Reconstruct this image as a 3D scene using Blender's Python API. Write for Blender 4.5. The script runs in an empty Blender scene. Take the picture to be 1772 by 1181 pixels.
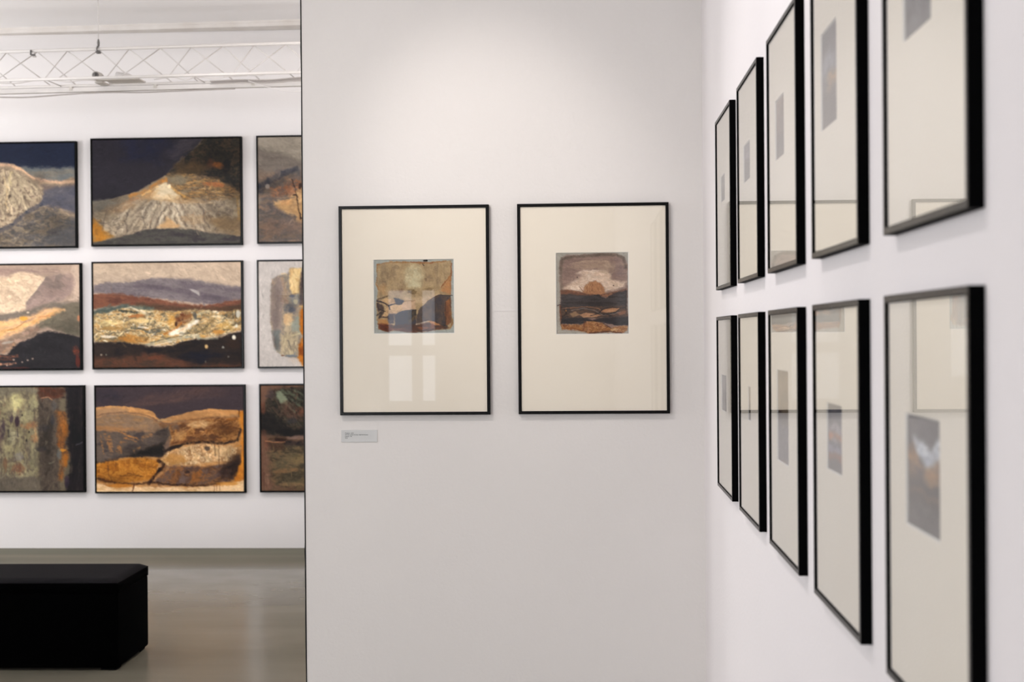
import bpy, bmesh, math, random
import numpy as np
from mathutils import Vector, Matrix

# ------------------------------------------------------------------ camera
C = bpy.context.scene.collection
SC = bpy.context.scene
EYE = 1.5
yaw, pitch, roll = 0.04942, 0.00439, 0.00788
F = Vector((-math.sin(yaw) * math.cos(pitch), math.cos(yaw) * math.cos(pitch), -math.sin(pitch)))
R0 = Vector((math.cos(yaw), math.sin(yaw), 0))
U0 = R0.cross(F)
R1 = R0 * math.cos(roll) - U0 * math.sin(roll)
U1 = R0 * math.sin(roll) + U0 * math.cos(roll)
cd = bpy.data.cameras.new('camera')
cam = bpy.data.objects.new('camera', cd)
C.objects.link(cam)
m = Matrix((R1, U1, -F)).transposed().to_4x4()
m.translation = (0, 0, EYE)
cam.matrix_world = m
cd.sensor_width = 36
cd.lens = 2451.3 / 1772 * 36
cd.clip_start = 0.05
cd.dof.use_dof = True
cd.dof.focus_distance = 4.78
cd.dof.aperture_fstop = 5.8
SC.camera = cam

# ------------------------------------------------------------------ exposure, world
SC.view_settings.view_transform = 'Standard'
SC.view_settings.look = 'None'
SC.view_settings.exposure = -0.16
SC.view_settings.gamma = 1
SC.view_settings.use_curve_mapping = False
SC.cycles.use_denoising = True
SC.cycles.max_bounces = 10
SC.cycles.diffuse_bounces = 6
SC.cycles.transparent_max_bounces = 16
SC.cycles.caustics_reflective = False
SC.cycles.caustics_refractive = False
SC.cycles.sample_clamp_indirect = 2.5
SC.cycles.sample_clamp_direct = 8
world = bpy.data.worlds.new('overcast_sky')
SC.world = world
world.use_nodes = True
world.node_tree.nodes['Background'].inputs[0].default_value = (0.80, 0.88, 1.0, 1)
world.node_tree.nodes['Background'].inputs[1].default_value = 1.2

# ------------------------------------------------------------------ lights
LG = dict(wina=0.08, winb=1.36, back=0.65, bw=2.9, c=0.15, c3=0.1, upl=0.95, upr=1.1, sf=0.5, sg=1.7, r0=1.25, r1=1.35, r2=0.1, far=0.82)   # relative strength of the lamp groups

def aim(o, target):
    d = Vector(target) - o.location
    o.rotation_euler = d.to_track_quat('-Z', 'Y').to_euler()

def area(name, loc, target, sx, sy, power, col=(1, 1, 1), g='win'):
    power = power * LG[g]
    l = bpy.data.lights.new(name, 'AREA')
    l.shape = 'RECTANGLE'; l.size = sx; l.size_y = sy; l.energy = power; l.color = col
    o = bpy.data.objects.new(name, l); C.objects.link(o); o.location = loc; aim(o, target)
    return o

def spot(name, loc, target, power, angle, blend=0.9, col=(1, 0.95, 0.9), r=0.04, g='far'):
    power = power * LG[g]
    l = bpy.data.lights.new(name, 'SPOT')
    l.energy = power; l.spot_size = math.radians(angle); l.spot_blend = blend; l.color = col
    l.shadow_soft_size = r
    o = bpy.data.objects.new(name, l); C.objects.link(o); o.location = loc; aim(o, target)
    return o

DAY = (0.92, 0.93, 0.97)
WARM = (1.0, 0.925, 0.87)
# daylight: the small reflected window, plus unseen tall ones added to brighten the room
for y, p in ((-6.2, 62), (-3.2, 68), (-0.2, 80), (2.8, 108), (5.8, 105), (8.4, 80)):
    area('window_daylight', (-8.35, y, 1.95), (0, y, 1.75), 1.5, 2.3, p * 1.3, DAY, 'wina' if y < 1 else 'winb')
for x in (-6.4, -4.6):
    area('window_daylight', (x, -9.32, 1.95), (x, 0, 1.9), 1.3, 2.3, 130, DAY, 'bw')  # tall back pair, added as frontal fill for the front wall
area('window_daylight', (-2.25, -9.32, 1.35), (-2.25, 0, 1.3), 0.8, 1.7, 8, DAY, 'back')
# unseen fill panels added under the ceiling to lift the general light
for i, (x, y, p) in enumerate(((-3.6, 7.0, 60), (-1.6, 2.0, 50), (-3.6, -2.5, 75), (-2.2, -4.5, 40))):
    area('ceiling_light', (x, y, 3.69), (x, y, 0), 1.4, 1.4, p * (5 if i == 3 else .3), (1, 0.93, 0.90), 'c3' if i == 3 else 'c')
# upward fill lights added out of view to brighten the far room's ceiling
for x, y, g in ((-6.0, 7.6, 'upl'), (-0.2, 7.0, 'upr')):
    area('uplight', (x, y, 2.3), (x - 0.01, y, 4), 0.5, 0.5, 100, (1, 0.96, 0.94), g)
# track spots
spot('spot_light', (-0.85, 3.0, 3.4), (-0.27, 4.77, 2.00), 150, 31, 1.0, WARM, 0.03, 'sf')
spot('spot_light', (-1.55, 2.7, 3.5), (-0.22, 4.77, 1.05), 60, 70, 1.0, WARM, 0.03, 'sg')
spot('spot_light', (-0.75, 3.0, 3.5), (0.41, 3.3, 1.9), 60, 62, 1.0, (1, .95, .95), 0.03, 'r0')
spot('spot_light', (-0.95, 2.2, 3.5), (0.41, 2.1, 1.75), 45, 70, 1.0, (1, .95, .95), 0.03, 'r1')
spot('spot_light', (-0.95, 0.9, 3.5), (0.41, 1.1, 1.7), 22, 75, 1.0, (1, .95, .95), 0.03, 'r2')
for x in (-5.6, -4.5, -3.4, -2.3):
    spot('spot_light', (x, 7.1, 3.6), (x + 0.15, 9.94, 1.62), 150, 48, 1.0, (1, .94, .95), 0.04)

# ------------------------------------------------------------------ materials
def lin(c):
    c = np.asarray(c, float) / 255.0
    return np.where(c <= 0.04045, c / 12.92, ((c + 0.055) / 1.055) ** 2.4)

def rgb(c, k=1.0):
    v = lin(c) * k
    return (float(v[0]), float(v[1]), float(v[2]), 1)

def mat(name, col, rough=0.6, metal=0, spec=0.5, noise=None, bump=None):
    mt = bpy.data.materials.new(name); mt.use_nodes = True
    nt = mt.node_tree; b = nt.nodes['Principled BSDF']
    b.inputs['Base Color'].default_value = col
    b.inputs['Roughness'].default_value = rough
    b.inputs['Metallic'].default_value = metal
    b.inputs['Specular IOR Level'].default_value = spec
    tc = nt.nodes.new('ShaderNodeTexCoord')
    if noise:
        sc, c2 = noise
        n = nt.nodes.new('ShaderNodeTexNoise'); n.inputs['Scale'].default_value = sc; n.inputs['Detail'].default_value = 6
        r = nt.nodes.new('ShaderNodeValToRGB')
        r.color_ramp.elements[0].position = 0.35; r.color_ramp.elements[1].position = 0.68
        r.color_ramp.elements[0].color = c2; r.color_ramp.elements[1].color = col
        nt.links.new(tc.outputs['Object'], n.inputs['Vector'])
        nt.links.new(n.outputs['Fac'], r.inputs['Fac']); nt.links.new(r.outputs['Color'], b.inputs['Base Color'])
    if bump:
        sc, st, dist = bump
        n = nt.nodes.new('ShaderNodeTexNoise'); n.inputs['Scale'].default_value = sc; n.inputs['Detail'].default_value = 5
        bp = nt.nodes.new('ShaderNodeBump'); bp.inputs['Strength'].default_value = st; bp.inputs['Distance'].default_value = dist
        nt.links.new(tc.outputs['Object'], n.inputs['Vector'])
        nt.links.new(n.outputs['Fac'], bp.inputs['Height']); nt.links.new(bp.outputs['Normal'], b.inputs['Normal'])
    return mt

M = {}
M['wall'] = mat('white_wall_paint', (0.79, 0.765, 0.755, 1), 0.85, noise=(1.3, (0.765, 0.742, 0.735, 1)), bump=(90, 0.25, 0.0025))
M['wall_pink'] = mat('pinkish_white_wall_paint', (0.79, 0.752, 0.752, 1), 0.85, noise=(1.3, (0.765, 0.73, 0.73, 1)), bump=(90, 0.25, 0.0025))
M['wall_warm'] = mat('warm_white_wall_paint', (0.77, 0.745, 0.725, 1), 0.85, noise=(1.1, (0.745, 0.72, 0.70, 1)), bump=(85, 0.35, 0.003))
M['ceiling'] = mat('ceiling_paint', (0.86, 0.845, 0.84, 1), 0.9, bump=(40, 0.2, 0.002))
M['cornice'] = mat('cornice_paint', (0.70, 0.67, 0.64, 1), 0.6, noise=(7, (0.62, 0.58, 0.54, 1)))
M['black'] = mat('black_frame_lacquer', (0.0012, 0.0012, 0.0014, 1), 0.6, spec=0.02)
M['black_face'] = mat('black_frame_face', (0.003, 0.003, 0.003, 1), 0.25, spec=0.16)
M['black_edge'] = mat('black_edge_trim', (0.01, 0.01, 0.01, 1), 0.8)
M['mat'] = mat('cream_mat_board', rgb((250, 242, 226)), 0.9, spec=0.2, noise=(3, rgb((248, 239, 222))))
M['mat_core'] = mat('white_mat_core', (0.88, 0.87, 0.83, 1), 0.9)
M['card'] = mat('label_card', (0.60, 0.605, 0.60, 1), 0.5, noise=(30, (0.57, 0.575, 0.57, 1)))
M['ink'] = mat('label_ink', (0.01, 0.03, 0.03, 1), 0.7)
M['bench'] = mat('black_bench_fabric', (0.0006, 0.0006, 0.0007, 1), 0.95, spec=0.015, bump=(400, 0.3, 0.001))
M['bench_top'] = mat('charcoal_seat_fabric', (0.0075, 0.007, 0.008, 1), 0.9, spec=0.05, bump=(300, 0.3, 0.001))
M['feet'] = mat('black_feet', (0.001, 0.001, 0.001, 1), 0.8, spec=0.05)
M['truss'] = mat('white_truss_paint', (0.60, 0.575, 0.555, 1), 0.5, noise=(9, (0.64, 0.61, 0.58, 1)))
M['rod'] = mat('grey_steel_rod', (0.42, 0.39, 0.37, 1), 0.45, noise=(6, (0.60, 0.57, 0.55, 1)))
M['fixture'] = mat('beige_lamp_housing', (0.50, 0.47, 0.43, 1), 0.5)
M['dark_metal'] = mat('dark_clamp_metal', (0.10, 0.095, 0.09, 1), 0.5)
M['cable'] = mat('grey_cable', (0.36, 0.33, 0.31, 1), 0.6)
M['white_cable'] = mat('white_cable', (0.66, 0.63, 0.61, 1), 0.6)
M['white_frame'] = mat('white_window_paint', (0.7, 0.7, 0.69, 1), 0.5)

BORDER = (8.8, 9.95)   # metres along the room where the floor's darker band starts and ends
def floor_material():
    mt = bpy.data.materials.new('polished_screed'); mt.use_nodes = True
    nt = mt.node_tree; b = nt.nodes['Principled BSDF']
    tc = nt.nodes.new('ShaderNodeTexCoord')
    mp = nt.nodes.new('ShaderNodeMapping'); mp.inputs['Scale'].default_value = (0.35, 1.2, 1)
    n = nt.nodes.new('ShaderNodeTexNoise'); n.inputs['Scale'].default_value = 2.2; n.inputs['Detail'].default_value = 7
    r = nt.nodes.new('ShaderNodeValToRGB')
    r.color_ramp.elements[0].position = 0.3; r.color_ramp.elements[0].color = (0.150, 0.139, 0.106, 1)
    r.color_ramp.elements[1].position = 0.7; r.color_ramp.elements[1].color = (0.198, 0.179, 0.139, 1)
    n2 = nt.nodes.new('ShaderNodeTexNoise'); n2.inputs['Scale'].default_value = 5; n2.inputs['Detail'].default_value = 4
    mr = nt.nodes.new('ShaderNodeMapRange'); mr.inputs['To Min'].default_value = 0.18; mr.inputs['To Max'].default_value = 0.28
    nt.links.new(tc.outputs['Object'], mp.inputs['Vector']); nt.links.new(mp.outputs[0], n.inputs['Vector'])
    nt.links.new(n.outputs['Fac'], r.inputs['Fac'])
    # darker olive band of the floor along the far wall, with a paler line
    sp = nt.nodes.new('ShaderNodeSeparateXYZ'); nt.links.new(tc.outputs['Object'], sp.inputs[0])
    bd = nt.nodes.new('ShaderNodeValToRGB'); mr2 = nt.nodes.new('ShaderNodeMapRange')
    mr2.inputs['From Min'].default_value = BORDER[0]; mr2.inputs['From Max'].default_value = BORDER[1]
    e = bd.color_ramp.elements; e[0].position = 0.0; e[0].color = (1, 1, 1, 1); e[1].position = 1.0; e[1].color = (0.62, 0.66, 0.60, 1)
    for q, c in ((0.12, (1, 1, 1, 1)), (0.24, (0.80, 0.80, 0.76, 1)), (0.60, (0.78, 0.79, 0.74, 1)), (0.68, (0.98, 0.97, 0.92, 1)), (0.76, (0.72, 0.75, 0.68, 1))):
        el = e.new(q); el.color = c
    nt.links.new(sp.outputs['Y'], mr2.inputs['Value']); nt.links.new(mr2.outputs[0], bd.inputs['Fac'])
    mm = nt.nodes.new('ShaderNodeVectorMath'); mm.operation = 'MULTIPLY'
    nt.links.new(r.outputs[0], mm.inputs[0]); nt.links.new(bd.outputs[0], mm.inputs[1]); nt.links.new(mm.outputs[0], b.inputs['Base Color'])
    nt.links.new(tc.outputs['Object'], n2.inputs['Vector']); nt.links.new(n2.outputs['Fac'], mr.inputs['Value'])
    rb = nt.nodes.new('ShaderNodeMapRange'); rb.inputs['From Min'].default_value = BORDER[0] + .2; rb.inputs['From Max'].default_value = BORDER[0] + .6
    rb.inputs['To Min'].default_value = 0; rb.inputs['To Max'].default_value = 0.55
    ad = nt.nodes.new('ShaderNodeMath'); ad.operation = 'ADD'; nt.links.new(sp.outputs['Y'], rb.inputs['Value'])
    nt.links.new(mr.outputs[0], ad.inputs[0]); nt.links.new(rb.outputs[0], ad.inputs[1]); nt.links.new(ad.outputs[0], b.inputs['Roughness'])
    b.inputs['Specular IOR Level'].default_value = 0.45
    return mt
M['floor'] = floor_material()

def glass_material():
    mt = bpy.data.materials.new('picture_glass'); mt.use_nodes = True
    nt = mt.node_tree
    for n in list(nt.nodes): nt.nodes.remove(n)
    out = nt.nodes.new('ShaderNodeOutputMaterial')
    tr = nt.nodes.new('ShaderNodeBsdfTransparent')
    gl = nt.nodes.new('ShaderNodeBsdfGlossy'); gl.inputs['Roughness'].default_value = 0.004
    fr = nt.nodes.new('ShaderNodeFresnel'); fr.inputs['IOR'].default_value = 1.5
    ge = nt.nodes.new('ShaderNodeNewGeometry')
    inv = nt.nodes.new('ShaderNodeMath'); inv.operation = 'SUBTRACT'; inv.inputs[0].default_value = 1
    mu = nt.nodes.new('ShaderNodeMath'); mu.operation = 'MULTIPLY'
    mx = nt.nodes.new('ShaderNodeMixShader')
    # both faces of the pane reflect: R' = 2R / (1 + R)
    r2 = nt.nodes.new('ShaderNodeMath'); r2.operation = 'MULTIPLY'; r2.inputs[1].default_value = 2
    r1 = nt.nodes.new('ShaderNodeMath'); r1.operation = 'ADD'; r1.inputs[1].default_value = 1
    dv = nt.nodes.new('ShaderNodeMath'); dv.operation = 'DIVIDE'
    nt.links.new(fr.outputs[0], r2.inputs[0]); nt.links.new(fr.outputs[0], r1.inputs[0])
    nt.links.new(r2.outputs[0], dv.inputs[0]); nt.links.new(r1.outputs[0], dv.inputs[1])
    nt.links.new(ge.outputs['Backfacing'], inv.inputs[1])
    nt.links.new(dv.outputs[0], mu.inputs[0]); nt.links.new(inv.outputs[0], mu.inputs[1])
    nt.links.new(mu.outputs[0], mx.inputs[0]); nt.links.new(tr.outputs[0], mx.inputs[1]); nt.links.new(gl.outputs[0], mx.inputs[2])
    nt.links.new(mx.outputs[0], out.inputs[0])
    return mt
M['glass'] = glass_material()

def paint_material(name, rough=0.45, spec=0.35, tex=220, strength=0.35):
    """oil / mixed-media paint: pigment from the mesh's own colour layer plus fine procedural brush grain"""
    mt = bpy.data.materials.new(name); mt.use_nodes = True
    nt = mt.node_tree; b = nt.nodes['Principled BSDF']
    at = nt.nodes.new('ShaderNodeAttribute'); at.attribute_name = 'pigment'
    tc = nt.nodes.new('ShaderNodeTexCoord')
    n = nt.nodes.new('ShaderNodeTexNoise'); n.inputs['Scale'].default_value = tex; n.inputs['Detail'].default_value = 4
    mr = nt.nodes.new('ShaderNodeMapRange'); mr.inputs['To Min'].default_value = 0.88; mr.inputs['To Max'].default_value = 1.12
    mx = nt.nodes.new('ShaderNodeVectorMath'); mx.operation = 'SCALE'
    bp = nt.nodes.new('ShaderNodeBump'); bp.inputs['Strength'].default_value = strength; bp.inputs['Distance'].default_value = 0.002
    nt.links.new(tc.outputs['Object'], n.inputs['Vector'])
    nt.links.new(n.outputs['Fac'], mr.inputs['Value']); nt.links.new(at.outputs['Color'], mx.inputs[0]); nt.links.new(mr.outputs[0], mx.inputs['Scale'])
    nt.links.new(mx.outputs[0], b.inputs['Base Color'])
    nt.links.new(n.outputs['Fac'], bp.inputs['Height']); nt.links.new(bp.outputs['Normal'], b.inputs['Normal'])
    b.inputs['Roughness'].default_value = rough; b.inputs['Specular IOR Level'].default_value = spec
    return mt
M['oil'] = paint_material('oil_paint', 0.5, 0.14, 70, 0.3)
M['mixed'] = paint_material('mixed_media_paint', 0.7, 0.15, 260, 0.15)

# ------------------------------------------------------------------ helpers
def bx(bm, c, s, rot=None):
    """box centred at c with size s"""
    r = bmesh.ops.create_cube(bm, size=1.0)
    vs = r['verts']
    bmesh.ops.scale(bm, vec=s, verts=vs)
    if rot is not None: bmesh.ops.rotate(bm, verts=vs, cent=(0, 0, 0), matrix=rot)
    bmesh.ops.translate(bm, vec=c, verts=vs)
    return vs

def tube(bm, pts, r, seg=10, caps=True):
    pts = [Vector(p) for p in pts]
    rings = []
    up0 = Vector((0, 0, 1))
    for i, p in enumerate(pts):
        d = (pts[min(i + 1, len(pts) - 1)] - pts[max(i - 1, 0)]).normalized()
        a = d.cross(up0)
        if a.length < 1e-3: a = d.cross(Vector((0, 1, 0)))
        a.normalize(); b = d.cross(a)
        rr = r[i] if isinstance(r, (list, tuple)) else r
        rings.append([bm.verts.new(p + (a * math.cos(2 * math.pi * k / seg) + b * math.sin(2 * math.pi * k / seg)) * rr) for k in range(seg)])
    for i in range(len(rings) - 1):
        for k in range(seg):
            bm.faces.new((rings[i][k], rings[i][(k + 1) % seg], rings[i + 1][(k + 1) % seg], rings[i + 1][k]))
    if caps:
        bm.faces.new(rings[0]); bm.faces.new(rings[-1])

def obj(name, bm, material, parent=None, smooth=False):
    bmesh.ops.recalc_face_normals(bm, faces=bm.faces)
    me = bpy.data.meshes.new(name); bm.to_mesh(me); bm.free()
    for mm in (material if isinstance(material, (list, tuple)) else [material]): me.materials.append(mm)
    if smooth:
        for p in me.polygons: p.use_smooth = True
    o = bpy.data.objects.new(name, me); C.objects.link(o)
    if parent: o.parent = parent
    return o

def tag(o, label, cat, group=None):
    o['label'] = label; o['category'] = cat
    if group: o['group'] = group
    return o

def thing(name, label, cat, loc=(0, 0, 0), rz=0, group=None):
    o = bpy.data.objects.new(name, None); C.objects.link(o)
    o.empty_display_size = 0.1
    o.location = loc; o.rotation_euler = (0, 0, rz)
    return tag(o, label, cat, group)

def struct(name, bm, m):
    o = obj(name, bm, m); o['kind'] = 'structure'; return o

# ------------------------------------------------------------------ the room
XW = 0.4094       # right wall
YP = 4.79         # front face of the partition
YFAR = 9.946      # far wall
H = EYE + 2.209   # ceiling
XL, YB = -8.1, -9.1
XP = -0.9461      # free edge of the partition

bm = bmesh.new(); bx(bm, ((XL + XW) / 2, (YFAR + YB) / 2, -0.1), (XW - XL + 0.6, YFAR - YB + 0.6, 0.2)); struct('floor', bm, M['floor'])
bm = bmesh.new(); bx(bm, ((XL + XW) / 2, (YFAR + YB) / 2, H + 0.1), (XW - XL + 0.6, YFAR - YB + 0.6, 0.2)); struct('ceiling', bm, M['ceiling'])
bm = bmesh.new(); bx(bm, ((XL + XW) / 2, YFAR + 0.15, H / 2), (XW - XL + 0.6, 0.3, H)); struct('wall_far', bm, M['wall'])
bm = bmesh.new(); bx(bm, (XW + 0.15, (YFAR + YB) / 2, H / 2), (0.3, YFAR - YB, H)); struct('wall_right', bm, M['wall_pink'])
bm = bmesh.new(); bx(bm, ((XP + XW) / 2, YP + 0.11, H / 2), (XW - XP, 0.22, H)); struct('wall_front', bm, M['wall_warm'])

def wall_with_holes(name, axis, pos, thick, a0, a1, holes, m):
    """holes: (a_lo, a_hi, z_lo, z_hi) sorted along the wall"""
    bm = bmesh.new(); mid = pos + thick / 2
    def seg(lo, hi, zl, zh):
        if hi - lo < 1e-4 or zh - zl < 1e-4: return
        c = ((lo + hi) / 2, mid, (zl + zh) / 2) if axis == 'x' else (mid, (lo + hi) / 2, (zl + zh) / 2)
        s = (hi - lo, abs(thick), zh - zl) if axis == 'x' else (abs(thick), hi - lo, zh - zl)
        bx(bm, c, s)
    a = a0
    for lo, hi, zl, zh in holes:
        seg(a, lo, 0, H); seg(lo, hi, 0, zl); seg(lo, hi, zh, H); a = hi
    seg(a, a1, 0, H)
    return struct(name, bm, m)

def window(n, axis, pos, a0, a1, z0, z1, cols, rows, fw=0.06, bar=0.05, out=-1):
    bm = bmesh.new(); y = pos + out * 0.10; d = 0.06
    def b(lo, hi, zl, zh):
        c = ((lo + hi) / 2, y, (zl + zh) / 2) if axis == 'x' else (y, (lo + hi) / 2, (zl + zh) / 2)
        s = (hi - lo, d, zh - zl) if axis == 'x' else (d, hi - lo, zh - zl)
        bx(bm, c, s)
    b(a0, a0 + fw, z0, z1); b(a1 - fw, a1, z0, z1); b(a0 + fw, a1 - fw, z0, z0 + fw); b(a0 + fw, a1 - fw, z1 - fw, z1)
    for f in cols:
        x = a0 + (a1 - a0) * f; b(x - bar / 2, x + bar / 2, z0 + fw, z1 - fw)
    for f in rows:
        z = z0 + (z1 - z0) * f; b(a0 + fw, a1 - fw, z - bar / 2, z + bar / 2)
    o = struct('window_%d' % n, bm, M['white_frame'])
    bm = bmesh.new()
    c = ((a0 + a1) / 2, y, (z0 + z1) / 2) if axis == 'x' else (y, (a0 + a1) / 2, (z0 + z1) / 2)
    s = (a1 - a0 - fw, 0.006, z1 - z0 - fw) if axis == 'x' else (0.006, a1 - a0 - fw, z1 - z0 - fw)
    bx(bm, c, s); obj('window_pane', bm, M['glass'], o)
    return o

ys = (-6.2, -3.2, -0.2, 2.8, 5.8, 8.4)
wall_with_holes('wall_left', 'y', XL, -0.2, YB, YFAR, [(y - 0.7, y + 0.7, 0.85, 3.05) for y in ys], M['wall'])
for i, y in enumerate(ys):
    window(i + 2, 'y', XL, y - 0.7, y + 0.7, 0.85, 3.05, (0.5,), (0.68,))  # unseen windows, added to light the room from the left
wall_with_holes('wall_back', 'x', YB, -0.2, XL, XW, [(-7.05, -5.75, 0.85, 3.05), (-5.25, -3.95, 0.85, 3.05), (-2.62, -1.90, 0.58, 2.15)], M['wall'])
for i, x in enumerate((-6.4, -4.6)):
    window(i + 8, 'x', YB, x - 0.65, x + 0.65, 0.85, 3.05, (0.5,), (0.68,))  # unseen pair, added to throw frontal light on the front wall
window(1, 'x', YB, -2.62, -1.90, 0.58, 2.15, (0.60,), (0.46,), 0.05, 0.14)

# thin black strip along the partition's free end, slightly uneven in width
bm = bmesh.new()
rr = random.Random(4)
prev = None
zs = [0.0]
while zs[-1] < H - 0.05: zs.append(zs[-1] + rr.uniform(0.02, 0.12))
zs[-1] = H - 0.002
for z in zs:
    j = rr.choice((0, 0, 0, 0.0006, -0.0006, 0.001))
    w = 0.0042 + rr.choice((0, 0, 0.0008))
    q = [bm.verts.new((XP - w + j, YP - 0.001, z)), bm.verts.new((XP, YP - 0.001, z)), bm.verts.new((XP, YP + 0.03, z)), bm.verts.new((XP - w + j, YP + 0.03, z))]
    if prev:
        for k in range(4): bm.faces.new((prev[k], prev[(k + 1) % 4], q[(k + 1) % 4], q[k]))
    else: bm.faces.new(q)
    prev = q
bm.faces.new(prev)
struct('trim_1', bm, M['black_edge'])
# cornice band along the top of the far wall
bm = bmesh.new()
a = Vector((-6.0, 10.07, H)); b = Vector((0.2, 9.69, H)); d = (b - a).normalized(); nrm = Vector((d.y, -d.x, 0))
def strip(o0, o1, z0, z1):
    vs = []
    for p in (a, b):
        for oo, zz in ((o0, z0), (o1, z0), (o1, z1), (o0, z1)):
            vs.append(bm.verts.new((p.x + nrm.x * oo, min(p.y + nrm.y * oo, YFAR + 0.02), H + zz)))
    for k in range(4): bm.faces.new((vs[k], vs[(k + 1) % 4], vs[4 + (k + 1) % 4], vs[4 + k]))
    bm.faces.new(vs[:4]); bm.faces.new(vs[4:])
strip(0.0, -0.22, -0.040, 0.002)
strip(0.008, 0.0, -0.014, 0.002)
struct('trim_2', bm, M['cornice'])
# fine raised seam of the wall lining between the two portrait frames
bm = bmesh.new(); bx(bm, (-0.262, YP - 0.0002, EYE + 0.0815), (0.10, 0.0016, 0.0018)); struct('trim_3', bm, M['wall'])

# ------------------------------------------------------------------ painting kit
def hashgrid(seed, w, h):
    return np.random.RandomState(seed).rand(h, w)

def vnoise(X, Y, seed):
    xi = np.floor(X).astype(int); yi = np.floor(Y).astype(int)
    xf = X - xi; yf = Y - yi
    xf = xf * xf * (3 - 2 * xf); yf = yf * yf * (3 - 2 * yf)
    g = hashgrid(seed, 256, 256)
    x0 = xi % 256; x1 = (xi + 1) % 256; y0 = yi % 256; y1 = (yi + 1) % 256
    return (g[y0, x0] * (1 - xf) + g[y0, x1] * xf) * (1 - yf) + (g[y1, x0] * (1 - xf) + g[y1, x1] * xf) * yf

def fbm(X, Y, seed, octv=4):
    s = 0; a = 1; t = 0
    for o in range(octv):
        s = s + a * vnoise(X * 2 ** o + 17.3 * o, Y * 2 ** o + 5.1 * o, seed + o); t += a; a *= 0.55
    return s / t

def sstep(x):
    x = np.clip(x, 0, 1); return x * x * (3 - 2 * x)

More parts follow.
